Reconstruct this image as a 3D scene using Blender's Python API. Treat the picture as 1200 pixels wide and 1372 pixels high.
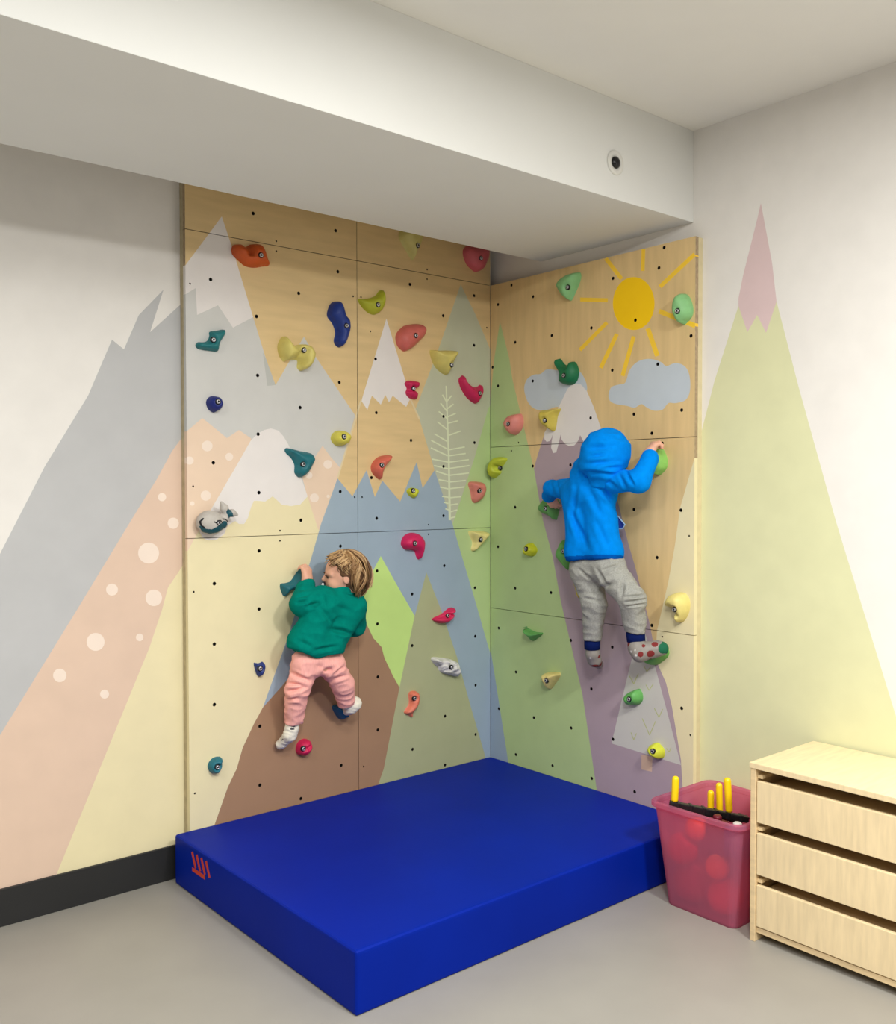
import bpy, bmesh, math, random
import numpy as np
from mathutils import Vector, Matrix, noise, geometry

random.seed(7)
for o in list(bpy.data.objects):
    bpy.data.objects.remove(o, do_unlink=True)
SC = bpy.context.scene
COL = SC.collection

# ------------------------------------------------------------------ camera
CAM = np.array([-3.34893613, -3.63257868, 1.59015552])
RX, RY, RZ = 1.54753276, 0.00150086, -0.700272646
FPX, IW, IH = 1274.317, 1200, 1372
cam_d = bpy.data.cameras.new('camera')
cam = bpy.data.objects.new('camera', cam_d)
COL.objects.link(cam)
cam.location = CAM
cam.rotation_euler = (RX, RY, RZ)
cam_d.sensor_fit = 'VERTICAL'
cam_d.sensor_height = 36.0
cam_d.lens = FPX / IH * 36.0
cam_d.clip_start = 0.05
SC.camera = cam

# ------------------------------------------------------------------ world, lamps, exposure
SC.view_settings.view_transform = 'Standard'
SC.view_settings.look = 'None'
SC.view_settings.gamma = 1.0
SC.view_settings.use_curve_mapping = False
SC.view_settings.exposure = 0.48
wd = bpy.data.worlds.new('world')
SC.world = wd
wd.use_nodes = True
wd.node_tree.nodes['Background'].inputs[0].default_value = (1.0, 0.98, 0.95, 1)
wd.node_tree.nodes['Background'].inputs[1].default_value = 0.17


def area_lamp(name, loc, sx, sy, power, col=(1.0, 1.0, 0.975), aim=None):
    d = bpy.data.lights.new(name, 'AREA')
    d.shape = 'RECTANGLE'
    d.size, d.size_y, d.energy, d.color = sx, sy, power, col
    o = bpy.data.objects.new(name, d)
    o.location = loc
    if aim is not None:
        o.rotation_euler = (Vector(aim) - Vector(loc)).to_track_quat('-Z', 'Y').to_euler()
    COL.objects.link(o)
    return o


area_lamp('ceiling_lamp', (-1.3, -3.9, 3.06), 0.4, 0.4, 76)
area_lamp('ceiling_lamp', (-3.0, -3.7, 3.06), 0.4, 0.4, 68)
area_lamp('ceiling_lamp', (-1.9, -2.6, 3.06), 0.6, 0.6, 24)
area_lamp('ceiling_lamp', (-4.2, -2.2, 3.06), 0.6, 0.6, 32)


# ------------------------------------------------------------------ pixel rays to points on real planes
def _rot(rx, ry, rz):
    c, s = math.cos, math.sin
    X = np.array([[1, 0, 0], [0, c(rx), -s(rx)], [0, s(rx), c(rx)]])
    Y = np.array([[c(ry), 0, s(ry)], [0, 1, 0], [-s(ry), 0, c(ry)]])
    Z = np.array([[c(rz), -s(rz), 0], [s(rz), c(rz), 0], [0, 0, 1]])
    return Z @ Y @ X


RM = _rot(RX, RY, RZ)


def on_plane(u, v, axis, val):
    d = RM @ np.array([(u - IW / 2) / FPX, -(v - IH / 2) / FPX, -1.0])
    return CAM + d * ((val - CAM[axis]) / d[axis])


def PL(u, v, off=0.0):          # left panels stand in y = 0
    return on_plane(u, v, 1, -off)


def PR(u, v, off=0.0):          # right panels stand in x = 0
    return on_plane(u, v, 0, -off)


# ------------------------------------------------------------------ materials
def lin(c):
    return tuple(((x / 255) / 12.92 if x / 255 <= 0.04045 else ((x / 255 + 0.055) / 1.055) ** 2.4) for x in c)


MATS = {}


def mat(name, rgb, rough=0.6, var=0.06, scale=6.0, bump=0.0, bscale=200.0, spec=0.4, metal=0.0, stretch=(1, 1, 1),
        coat=0.0, sheen=0.0):
    if name in MATS:
        return MATS[name]
    m = bpy.data.materials.new(name)
    m.use_nodes = True
    nt = m.node_tree
    b = nt.nodes['Principled BSDF']
    b.inputs['Roughness'].default_value = rough
    b.inputs['Metallic'].default_value = metal
    b.inputs['Specular IOR Level'].default_value = spec
    b.inputs['Coat Weight'].default_value = coat
    if sheen:
        b.inputs['Sheen Weight'].default_value = sheen
    L = lin(rgb)
    tc = nt.nodes.new('ShaderNodeTexCoord')
    mp = nt.nodes.new('ShaderNodeMapping')
    mp.inputs['Scale'].default_value = stretch
    nt.links.new(tc.outputs['Object'], mp.inputs['Vector'])
    n = nt.nodes.new('ShaderNodeTexNoise')
    n.inputs['Scale'].default_value = scale
    n.inputs['Detail'].default_value = 5
    nt.links.new(mp.outputs[0], n.inputs['Vector'])
    r = nt.nodes.new('ShaderNodeValToRGB')
    r.color_ramp.elements[0].position = 0.3
    r.color_ramp.elements[1].position = 0.7
    r.color_ramp.elements[0].color = tuple(x * (1 - var) for x in L) + (1,)
    r.color_ramp.elements[1].color = tuple(min(1, x * (1 + var)) for x in L) + (1,)
    nt.links.new(n.outputs['Fac'], r.inputs[0])
    nt.links.new(r.outputs[0], b.inputs['Base Color'])
    if bump:
        n2 = nt.nodes.new('ShaderNodeTexNoise')
        n2.inputs['Scale'].default_value = bscale
        n2.inputs['Detail'].default_value = 3
        nt.links.new(mp.outputs[0], n2.inputs['Vector'])
        bp = nt.nodes.new('ShaderNodeBump')
        bp.inputs['Strength'].default_value = bump
        bp.inputs['Distance'].default_value = 0.002
        nt.links.new(n2.outputs['Fac'], bp.inputs['Height'])
        nt.links.new(bp.outputs[0], b.inputs['Normal'])
    MATS[name] = m
    return m


def plywood(name, rgb, stretch):
    m = mat(name, rgb, rough=0.5, var=0.07, scale=3.0, stretch=stretch, bump=0.05, bscale=60)
    return m


PAINT = {
    'white': (232, 228, 222), 'grey': (204, 203, 199), 'grey_shade': (186, 187, 182), 'pink': (231, 205, 180), 'wall_pink': (222, 194, 172),
    'dot': (240, 222, 206), 'cream': (231, 219, 177), 'snow': (231, 225, 221), 'sage': (192, 194, 168),
    'green': (183, 205, 143), 'blue': (156, 174, 189), 'lime': (196, 226, 132), 'brown': (163, 127, 98),
    'olive': (174, 177, 136), 'purple': (175, 155, 163), 'cloud': (196, 205, 213), 'sun': (255, 206, 0),
    'ray': (251, 206, 58), 'fern': (221, 227, 192), 'tree': (203, 200, 192), 'mark': (186, 190, 130),
    'trunk': (215, 183, 158), 'lilac': (219, 194, 194), 'pale_green': (217, 217, 174), 'edge': (224, 206, 166),
    'wall_grey': (188, 188, 188),
}


def paint(key):
    if key == 'ply_left':
        return plywood('plywood_left', (221, 192, 140), (1.2, 1, 9))
    if key == 'ply_right':
        return plywood('plywood_right', (222, 192, 138), (1, 9, 1.2))
    if key == 'hole':
        return mat('dark_hole', (22, 18, 16), 0.7)
    if key == 'ply_edge':
        return mat('plywood_edge', (168, 146, 116), 0.7, var=0.2, scale=60)
    return mat('paint_' + key, PAINT[key], 0.62, var=0.025, scale=9, bump=0.04, bscale=120)


# ------------------------------------------------------------------ mesh helpers
def link_mesh(name, me, parent=None, mats=(), smooth=True, auto=None):
    for m in mats:
        me.materials.append(m)
    o = bpy.data.objects.new(name, me)
    COL.objects.link(o)
    if parent is not None:
        o.parent = parent
        o.matrix_parent_inverse = Matrix.Identity(4)
    if smooth:
        me.polygons.foreach_set('use_smooth', [True] * len(me.polygons))
    return o


def set_origin(o, p):
    """put a mesh object's origin at p (top-level, unparented)"""
    o.data.transform(Matrix.Translation(-Vector(p)))
    o.location = p
    return o


def from_py(name, v, f, parent=None, mats=(), smooth=True, idx=None):
    me = bpy.data.meshes.new(name)
    me.from_pydata([tuple(map(float, x)) for x in v], [], [tuple(map(int, x)) for x in f])
    if idx is not None:
        me.polygons.foreach_set('material_index', [int(i) for i in idx])
    me.update()
    return link_mesh(name, me, parent, mats, smooth)


def from_bm(name, bm, parent=None, mats=(), smooth=False):
    bmesh.ops.recalc_face_normals(bm, faces=bm.faces)
    me = bpy.data.meshes.new(name)
    bm.to_mesh(me)
    bm.free()
    return link_mesh(name, me, parent, mats, smooth)


def tag(o, label, cat, group=None, kind=None):
    if label:
        o['label'] = label
    if cat:
        o['category'] = cat
    if group:
        o['group'] = group
    if kind:
        o['kind'] = kind
    return o


def empty(name, loc):
    o = bpy.data.objects.new(name, None)
    o.location = loc
    o.empty_display_size = 0.05
    COL.objects.link(o)
    return o


def box_bm(bm, lo, hi, bevel=0.0, seg=2):
    r = bmesh.ops.create_cube(bm, size=1.0)
    lo, hi = Vector(lo), Vector(hi)
    bmesh.ops.scale(bm, vec=hi - lo, verts=r['verts'])
    bmesh.ops.translate(bm, vec=(lo + hi) / 2, verts=r['verts'])
    if bevel:
        es = list({e for v in r['verts'] for e in v.link_edges})
        bmesh.ops.bevel(bm, geom=es, offset=bevel, segments=seg, affect='EDGES', profile=0.6)


def box(name, lo, hi, m, parent=None, bevel=0.003, seg=2):
    bm = bmesh.new()
    box_bm(bm, lo, hi, bevel, seg)
    return from_bm(name, bm, parent, [m])


def lathe(prof, axis_o, axis_d, n=20):
    """prof: list of (r, h) along axis_d from axis_o"""
    d = Vector(axis_d).normalized()
    a = d.orthogonal().normalized()
    b = d.cross(a)
    v, f = [], []
    for r, h in prof:
        for i in range(n):
            t = 2 * math.pi * i / n
            v.append(Vector(axis_o) + d * h + (a * math.cos(t) + b * math.sin(t)) * r)
    for j in range(len(prof) - 1):
        for i in range(n):
            f.append((j * n + i, j * n + (i + 1) % n, (j + 1) * n + (i + 1) % n, (j + 1) * n + i))
    f.append(tuple(range(n))[::-1])
    f.append(tuple(range((len(prof) - 1) * n, len(prof) * n)))
    return v, f


def tube(pts, radii, n=6):
    v, f = [], []
    pts = [Vector(p) for p in pts]
    for j, p in enumerate(pts):
        d = (pts[min(j + 1, len(pts) - 1)] - pts[max(j - 1, 0)]).normalized()
        a = d.cross(Vector((0.31, 0.52, 0.79))).normalized()
        b = d.cross(a)
        for i in range(n):
            t = 2 * math.pi * i / n
            v.append(p + (a * math.cos(t) + b * math.sin(t)) * radii[j])
    for j in range(len(pts) - 1):
        for i in range(n):
            f.append((j * n + i, j * n + (i + 1) % n, (j + 1) * n + (i + 1) % n, (j + 1) * n + i))
    f.append(tuple(range(n))[::-1])
    f.append(tuple(range((len(pts) - 1) * n, len(pts) * n)))
    return v, f


def merge(parts):
    V, F = [], []
    for v, f in parts:
        o = len(V)
        V += list(v)
        F += [tuple(i + o for i in q) for q in f]
    return V, F


def catmull(ctrl, n=6):
    c = np.array(ctrl, float)
    out = []
    m = len(c)
    for i in range(m):
        p0, p1, p2, p3 = c[i - 1], c[i], c[(i + 1) % m], c[(i + 2) % m]
        for k in range(n):
            t = k / n
            out.append(0.5 * ((2 * p1) + (-p0 + p2) * t + (2 * p0 - 5 * p1 + 4 * p2 - p3) * t * t + (-p0 + 3 * p1 - 3 * p2 + p3) * t ** 3))
    return np.array(out)


def inside(poly, P):
    poly = np.asarray(poly)
    x, y = P[:, 0], P[:, 1]
    r = np.zeros(len(P), bool)
    for i in range(len(poly)):
        x0, y0 = poly[i - 1]
        x1, y1 = poly[i]
        if y0 == y1:
            continue
        c = ((y0 > y) != (y1 > y)) & (x < (x1 - x0) * (y - y0) / (y1 - y0) + x0)
        r ^= c
    return r


def painted_sheet(name, rect, layers, base, plane, thick, holes=(), edge_key='ply_edge', parent=None, back=True):
    """A board in plane 'L' (y = const, coords x,z) or 'R' (x = const, coords y,z), its face cut along the outlines
    of the painted shapes so each piece carries its own paint. plane = (kind, value)."""
    u0, v0, u1, v1 = rect
    polys = [(base, np.array([(u0, v0), (u1, v0), (u1, v1), (u0, v1)]))]
    for key, p in layers:
        p = np.asarray(p)
        if p[:, 0].max() < u0 or p[:, 0].min() > u1 or p[:, 1].max() < v0 or p[:, 1].min() > v1:
            continue
        polys.append((key, p))
    hs = []
    for (hx, hy, r) in holes:
        if u0 + r * 2 < hx < u1 - r * 2 and v0 + r * 2 < hy < v1 - r * 2:
            a = np.arange(12) * 2 * math.pi / 12
            c = np.stack([hx + r * np.cos(a), hy + r * np.sin(a)], 1)
            hs.append(c)
            polys.append(('hole', c))
    V, Fc = [], []
    for key, p in polys:
        s = len(V)
        V += [Vector((float(a), float(b))) for a, b in p]
        Fc.append(list(range(s, s + len(p))))
    cv, ce, cf, _, _, _ = geometry.delaunay_2d_cdt(V, [], Fc, 1, 1e-6, False)
    P2 = np.array([(c[0], c[1]) for c in cv])
    T = np.array([f[:3] for f in cf])
    cen = P2[T].mean(1)
    eps = 1e-6
    ok = (cen[:, 0] > u0 - eps) & (cen[:, 0] < u1 + eps) & (cen[:, 1] > v0 - eps) & (cen[:, 1] < v1 + eps)
    T, cen = T[ok], cen[ok]
    lab = np.zeros(len(T), int)
    for i, (key, p) in enumerate(polys):
        lab[inside(p, cen)] = i
    keys = []
    for key, p in polys:
        if key not in keys:
            keys.append(key)
    if edge_key not in keys:
        keys.append(edge_key)
    ishole = np.array([polys[i][0] == 'hole' for i in lab])
    kind, val = plane

    def to3(uv, d):      # d = depth behind the face
        return (uv[0], val + d, uv[1]) if kind == 'L' else (val + d, uv[0], uv[1])
    bm = bmesh.new()
    bv = {}
    for t in T[~ishole]:
        for i in t:
            if i not in bv:
                bv[i] = bm.verts.new(to3(P2[i], 0))
    for t, l in zip(T[~ishole], lab[~ishole]):
        try:
            f = bm.faces.new([bv[i] for i in t])
            f.material_index = keys.index(polys[l][0])
        except ValueError:
            pass
    front = list(bm.faces)
    nrm = Vector((0, -1, 0)) if kind == 'L' else Vector((-1, 0, 0))
    for f in front:
        f.normal_update()
        if f.normal.dot(nrm) < 0:
            f.normal_flip()
    if thick:
        rim = [e for e in bm.edges if len(e.link_faces) == 1]
        eps2 = 1e-5
        for e in rim:
            a, b = e.verts
            ua = [(v.co.x if kind == 'L' else v.co.y, v.co.z) for v in (a, b)]
            onb = any(all(abs(q[k] - w) < eps2 for q in ua) for k, w in ((0, u0), (0, u1), (1, v0), (1, v1)))
            dep = thick if onb else min(thick, 0.018)
            off = Vector((0, dep, 0)) if kind == 'L' else Vector((dep, 0, 0))
            mi = e.link_faces[0].material_index
            c, d = bm.verts.new(b.co + off), bm.verts.new(a.co + off)
            try:
                nf = bm.faces.new([a, b, c, d])
            except ValueError:
                continue
            nf.material_index = (mi if keys[mi] not in ('ply_left', 'ply_right') else keys.index(edge_key)) if onb else keys.index('hole')
        if hs:
            for c in hs:
                f = bm.faces.new([bm.verts.new(to3(q, min(thick, 0.018))) for q in c])
                f.material_index = keys.index('hole')
        f = bm.faces.new([bm.verts.new(to3(q, thick)) for q in ((u0, v0), (u1, v0), (u1, v1), (u0, v1))])
        f.material_index = keys.index(edge_key)
    me = bpy.data.meshes.new(name)
    bm.to_mesh(me)
    bm.free()
    return link_mesh(name, me, parent, [paint(k) for k in keys], smooth=False)


def uvL(pts, off=0.0):
    return [(q[0], q[2]) for q in (on_plane(u, v, 1, off) for u, v in pts)]


def uvR(pts, off=0.0):
    return [(q[1], q[2]) for q in (on_plane(u, v, 0, off) for u, v in pts)]


def disc(u, v, r, ry=None, n=28):
    ry = ry or r
    return [(u + r * math.cos(2 * math.pi * i / n), v + ry * math.sin(2 * math.pi * i / n)) for i in range(n)]


def crop(ox, oy, pts, k=4.0):
    return [(ox + a / k, oy + b / k) for a, b in pts]


def stroke(a, b, w0, w1=None):
    w1 = w1 or w0
    a, b = np.array(a, float), np.array(b, float)
    d = (b - a) / np.linalg.norm(b - a)
    n = np.array([-d[1], d[0]])
    return [tuple(a + n * w0 / 2), tuple(b + n * w1 / 2), tuple(b - n * w1 / 2), tuple(a - n * w0 / 2)]


# ------------------------------------------------------------------ the mural, left side
ML = []


def addL(key, pts):
    ML.append((key, uvL(pts)))


# big grey mountain with white summit
addL('grey', [(236, 372), (297, 290), (311, 332), (339, 425), (356, 480), (369, 516), (407, 451), (424, 480), (478, 560),
              (478, 640), (420, 720), (300, 760), (236, 760)])
addL('grey_shade', [(352, 472), (356, 480), (369, 516), (358, 517)])
addL('snow', [(236, 372), (297, 290), (311, 332), (339, 425), (312, 439), (292, 409), (264, 422), (262, 386), (247, 395), (236, 404)])
# dotted pink hills
addL('pink', [(236, 590), (251, 577), (271, 560), (287, 573), (304, 587), (320, 576), (336, 587), (345, 620), (300, 720), (252, 740), (236, 776)])
addL('pink', [(405, 640), (420, 615), (432, 597), (442, 611), (460, 632), (440, 720), (426, 720)])
for d in [(277.5, 597.5, 7.2), (254, 617, 5.5), (307, 612, 5.3), (275.5, 664, 6.8), (257.5, 674.5, 3), (439, 622, 5.8),
          (421, 667, 6), (414, 637, 4.5), (439.5, 665, 2.2)]:
    addL('dot', disc(*d))
# cream mountain with dripping snow
addL('cream', [(236, 768), (252, 737), (267, 710), (284, 680), (315, 627), (336, 590), (345, 581), (354, 576), (363, 574), (373, 577),
               (387, 597), (405, 645), (412, 665), (426, 709), (445, 725), (445, 1140), (230, 1140)])
addL('snow', [(267, 711), (284, 680), (315, 627), (336, 590), (345, 581), (354, 576), (363, 574), (373, 577), (380, 585), (387, 597), (405, 645),
              (412, 665), (402, 676), (390, 678), (377, 676), (370, 669), (365, 665), (355, 672), (345, 671), (340, 671), (336, 680),
              (332, 694), (327, 702), (320, 702), (315, 698), (305, 704), (300, 716), (290, 723), (278, 724), (271, 720)])
# grey-green tree
addL('sage', [(617, 381), (637, 422), (654, 462), (662, 482), (662, 720), (600, 720), (540, 640), (557, 547), (577, 495), (590, 460)])
addL('green', [(662, 535), (654, 547), (635, 615), (606, 703), (590, 740), (640, 920), (662, 930)])
# plywood mountain with snow cap and blue foot
addL('ply_left', [(517.5, 427), (542, 507), (562, 562), (582, 630), (606, 702), (614, 730), (637, 807), (652, 860), (658, 880), (664, 905), (664, 1050),
                  (330, 1120), (330, 1010), (387, 850), (422, 730), (430, 702), (452, 641), (477, 552)])
addL('snow', [(517.5, 427), (542, 507), (550, 533), (544, 545), (526, 530), (521, 539), (516, 529), (510, 542), (498, 530), (492, 549), (484, 537)])
addL('edge', stroke((484, 535), (452, 641), 2.2))
addL('edge', stroke((549, 533), (562, 562), 2.0))
addL('blue', [(452, 641), (472, 665), (491, 630), (502, 666), (512, 644), (536, 672), (558, 619), (566, 654), (582, 630), (606, 702), (614, 730),
              (637, 807), (652, 860), (658, 880), (664, 905), (664, 1050), (330, 1120), (330, 1010), (387, 850), (422, 730), (430, 702)])
# fern drawn on the tree
addL('fern', stroke((597.5, 517), (601, 610), 1.8, 2.4))
addL('fern', stroke((601, 610), (602.5, 697), 2.4, 3.2))
FL = [(610, 195, 632, 232), (600, 240, 633, 282), (590, 285, 634, 322), (583, 340, 635, 382), (567, 405, 636, 446), (550, 440, 636, 486),
      (548, 480, 637, 522), (555, 540, 638, 556), (565, 575, 639, 592), (577, 605, 640, 626), (590, 650, 640, 660), (597, 690, 641, 700),
      (608, 740, 642, 745), (618, 772, 642, 778), (626, 806, 643, 812)]
FR = [(660, 200, 633, 232), (670, 245, 634, 272), (682, 295, 634, 316), (692, 335, 635, 350), (708, 390, 636, 416), (730, 475, 637, 492),
      (735, 510, 638, 524), (752, 543, 638, 558), (755, 575, 639, 592), (752, 615, 640, 628), (735, 655, 640, 664), (725, 690, 641, 700),
      (710, 742, 641, 748), (692, 780, 642, 788), (690, 812, 643, 826), (680, 850, 646, 858)]
for a, b, c, d in FL + FR:
    s = crop(440, 480, [(a, b), (c, d)])
    addL('fern', stroke(s[0], s[1], 1.7, 1.9))
# lime hill, brown mountain, olive tree
addL('lime', [(510, 745), (530, 781), (556, 826), (535, 922), (450, 905), (466, 826), (482, 798)])
addL('brown', [(280, 1130), (287, 1106), (305, 1055), (317, 1030), (325, 1002), (340, 970), (352, 948), (359, 940), (377, 920), (410, 880), (445, 842),
               (478, 815), (489, 832), (500, 855), (511, 867), (515, 882), (526, 905), (535, 921), (530, 1000), (505, 1060), (500, 1120)])
addL('olive', [(571, 767), (590, 815), (612, 880), (630, 945), (649, 1010), (653, 1040), (505, 1075), (507, 1050), (514, 1030), (535, 921), (555, 827)])

# ------------------------------------------------------------------ the mural, right side
MR = []


def addR(key, pts):
    MR.append((key, uvR(pts)))


addR('cloud', catmull([(702, 520), (706, 508), (715, 502), (724, 501), (732, 495), (745, 496), (760, 498), (775, 497), (784, 510), (786, 524),
                       (778, 534), (762, 548), (746, 545), (733, 549), (720, 549), (711, 544), (705, 534)], 4))
addR('cloud', catmull(crop(720, 480, [(380, 200), (395, 155), (440, 140), (470, 130), (490, 70), (520, 30), (560, 8), (610, 4), (660, 20), (690, 42),
                                      (740, 25), (790, 45), (815, 100), (815, 180), (790, 225), (740, 240), (700, 240), (670, 275), (620, 280),
                                      (580, 260), (555, 245), (520, 265), (480, 255), (420, 245), (390, 230)]), 4))
addR('sun', disc(848.7, 406.7, 28, 35.6, 40))
for a, b, w in [((365, 545), (450, 655), 22), ((567, 495), (563, 612), 20), ((842, 522), (655, 697), 22), ((650, 828), (845, 906), 26),
                ((590, 920), (642, 1068), 26), ((515, 962), (455, 1175), 22), ((425, 950), (338, 1132), 22), ((372, 888), (226, 1036), 20),
                ((228, 765), (376, 769), 22)]:
    s = crop(720, 210, [a, b])
    addR('ray', stroke(s[0], s[1], w / 4))
addR('green', [(669.5, 431), (682, 480), (686, 507), (705, 587), (715, 628), (727, 697), (740, 745), (751, 805), (780, 930), (799, 1057), (806, 1095),
               (650, 1060), (650, 560), (656, 545), (662, 480)])
addR('blue', [(650, 845), (657, 870), (679, 1010), (684, 1050), (650, 1050)])
addR('purple', [(771, 514), (762, 520), (745, 552), (729, 582), (720, 610), (715, 628), (727, 697), (740, 745), (751, 805), (780, 930), (799, 1057),
                (806, 1095), (914, 1120), (914, 1052), (912, 1018), (900, 947), (892, 915), (880, 888), (870, 835), (850, 757), (842, 730), (825, 662),
                (806, 577), (795, 545), (782, 520)])
addR('snow', [(771, 514), (766, 515), (760, 521), (745, 552), (729, 580), (729, 588), (732, 592), (736, 591), (739, 586), (741, 580), (739, 590),
              (738, 600), (741, 607), (745, 606), (748, 595), (751, 582), (752, 589), (757, 595), (763, 598), (769, 597), (774, 591), (777, 583),
              (784, 597), (792, 608), (800, 600), (808, 590), (806, 577), (795, 545), (786, 524), (778, 515)])
addR('cream', [(933, 604), (911, 680), (904, 730), (895, 780), (880, 845), (878, 880), (880, 888), (892, 915), (900, 947), (912, 1018), (914, 1052),
               (914, 1120), (950, 1120), (950, 600)])
addR('tree', [(860, 835), (877, 892), (892, 948), (912, 1025), (819, 996), (845, 887)])
for t in [((490, 700), (515, 745), (540, 690)), ((580, 750), (597, 780), (620, 745)), ((625, 875), (650, 925), (670, 880)),
          ((560, 930), (600, 1020), (632, 945)), ((500, 1005), (515, 1045), (530, 1010)), ((570, 650), (585, 680), (605, 655)),
          ((690, 1090), (705, 1110), (715, 1085))]:
    s = crop(720, 730, t)
    addR('mark', stroke(s[0], s[1], 1.1))
    addR('mark', stroke(s[1], s[2], 1.1))
addR('trunk', [(859, 1011), (874, 1014), (873, 1034), (859, 1031)])

# ------------------------------------------------------------------ the mural on the room walls beside the panels
OFF = 0.05
WL = []
for key, p in [
    ('wall_grey', [(262, 392), (243, 407), (201, 445), (219, 388), (186, 422), (166, 468), (150, 455), (118, 530), (60, 625), (0, 742), (-60, 850), (-60, 1300),
                   (262, 1300)]),
    ('wall_pink', [(262, 566), (243, 587), (230, 605), (210, 642), (186, 680), (100, 822), (0, 985), (-60, 1080), (-60, 1400), (100, 1400), (262, 735)]),
    ('cream', [(262, 730), (246, 756), (230, 780), (225, 787), (217, 817), (200, 868), (186, 902), (150, 990), (100, 1112), (60, 1210), (0, 1400), (262, 1400)]),
]:
    WL.append((key, uvL(p, OFF)))
for d in [(217, 666, 5.5), (232, 701, 7.5), (199, 741, 14), (206, 801, 11), (187, 854, 5), (150, 790, 8), (128, 860, 12), (140, 930, 6), (80, 905, 9)]:
    WL.append(('dot', uvL(disc(*d), OFF)))
WR = []
for key, p in [
    ('pale_green', [(920, 650), (937, 588), (957, 510), (989, 410), (1001, 445), (1014, 422), (1026, 446), (1040, 404), (1070, 520), (1120, 700), (1200, 960),
                    (1300, 1300), (1300, 1500), (920, 1500)]),
    ('lilac', [(1019, 272), (1014, 294), (995, 370), (989, 400), (989, 410), (1001, 445), (1014, 422), (1026, 446), (1040, 404), (1034, 352)]),
]:
    WR.append((key, uvR(p, OFF)))

# ------------------------------------------------------------------ room shell
ZC, ZT, PW, PH, ZB = 3.10, 2.644, 1.25, 0.83333, 0.144
wl = painted_sheet('wall_left', (-6.0, 0.0, OFF, ZC), WL, 'white', ('L', OFF), 0.1, edge_key='white')
wr = painted_sheet('wall_right', (-6.0, 0.0, OFF + 0.1, ZC), WR, 'white', ('R', OFF), 0.1, edge_key='white')
for w in (wl, wr):
    tag(w, None, None, kind='structure')
tag(wl, 'white room wall painted with grey, pink and cream hills, left of the plywood', 'wall')
tag(wr, 'white room wall painted with a cream mountain, right of the plywood', 'wall')
fl = box('floor', (-6, -6, -0.1), (OFF + 0.1, OFF + 0.1, 0), mat('floor_vinyl', (150, 146, 138), 0.4, var=0.04, scale=4), bevel=0)
tag(fl, 'pale vinyl floor under the blue mat', 'floor', kind='structure')
ce = box('ceiling', (-6, -6, ZC), (OFF + 0.1, OFF + 0.1, ZC + 0.1), mat('ceiling_paint', (238, 236, 230), 0.8, var=0.01), bevel=0)
tag(ce, 'white ceiling above the bulkhead', 'ceiling', kind='structure')
BY0, BY1, BZ = -1.2095, -0.3150, 2.7165
bulk = box('ceiling_bulkhead', (-6, BY0, BZ), (OFF, BY1, ZC), mat('bulkhead_paint', (227, 227, 223), 0.8, var=0.012, scale=3), bevel=0.002)
tag(bulk, 'white boxed bulkhead crossing above the plywood panels', 'bulkhead', kind='structure')
blackm = mat('black_skirting', (38, 38, 38), 0.5)
b1 = box('baseboard_left', (-6, OFF - 0.012, 0), (OFF - 0.012, OFF, 0.138), blackm, bevel=0.002)
b2 = box('baseboard_right', (OFF - 0.012, -6, 0), (OFF, OFF - 0.012, 0.138), blackm, bevel=0.002)
tag(b1, 'black skirting at the foot of the left wall', 'baseboard', kind='structure')
tag(b2, 'black skirting at the foot of the right wall', 'baseboard', kind='structure')

# ------------------------------------------------------------------ climbing panels
HOLES_L = [(339, 286), (449.5, 309), (282, 374.5), (400, 393), (452.5, 364), (343.5, 424), (345, 503), (402, 546), (345.7, 581.7), (285.7, 620),
           (346.7, 660), (403, 697), (347, 738), (454.5, 512.5), (455.7, 658.7), (456, 731.7), (287, 782), (347, 816), (287, 863), (287, 944), (348, 973),
           (348, 1052), (457, 1025.5), (549, 381), (635, 396), (593.5, 423), (635, 462.5), (503, 481), (504, 553), (550.5, 590), (594, 558), (635.5, 593),
           (594, 625), (504.5, 694.5), (594, 691), (595, 758), (505, 765), (505.5, 836), (552, 796), (552, 865), (506, 907), (636, 787.5), (636.5, 852.5),
           (637, 918), (596, 959.5), (506, 978), (552.5, 1004), (637, 984), (497.5, 640), (403, 1070), (596, 1025)]
SCREWS_L = [(370, 323), (370, 336.5), (254.5, 380), (473, 397), (375, 711), (375, 724.5), (258.7, 651.7), (475, 666), (259.5, 793), (261, 1063), (652, 439),
            (572, 361), (572, 374), (483.5, 398), (496, 444), (574, 703), (574, 716), (485, 666), (487, 1027)]
HOLES_R = [(685, 382), (714, 397.5), (667, 408), (690, 458.5), (739, 449.5), (659.8, 492), (889.5, 331.5), (882.5, 359), (821, 373), (851, 429),
           (792, 439.5), (925.5, 450), (820, 496), (881, 488), (849, 555), (913, 549.5), (791, 560), (873, 580.5), (887, 594), (764, 623), (849, 682.5),
           (912, 683.5), (880, 747), (667, 517), (713.5, 510.5), (713.5, 624.5), (690, 679.5), (667, 732.5), (690, 788), (738, 794), (668, 841.5),
           (691, 900.5), (668, 949.5), (715, 961.5), (691, 1011), (764.5, 858), (873, 838), (820, 867), (792, 923), (765, 975.5), (913, 949), (821, 990.5),
           (740, 1026), (792.5, 1043), (850, 1061)]
SCREWS_R = [(694.5, 593), (685, 604), (887, 853), (923, 718), (924.5, 985)]
hL = [(a, b, 0.0078) for a, b in uvL(HOLES_L)] + [(a, b, 0.0042) for a, b in uvL(SCREWS_L)]
hR = [(a, b, 0.0078) for a, b in uvR(HOLES_R)] + [(a, b, 0.0042) for a, b in uvR(SCREWS_R)]
G = 0.0014
TH = 0.021
LE = -1.6722
PGL = 'plywood climbing panels on the left wall'
PGR = 'plywood climbing panels on the right wall'


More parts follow.
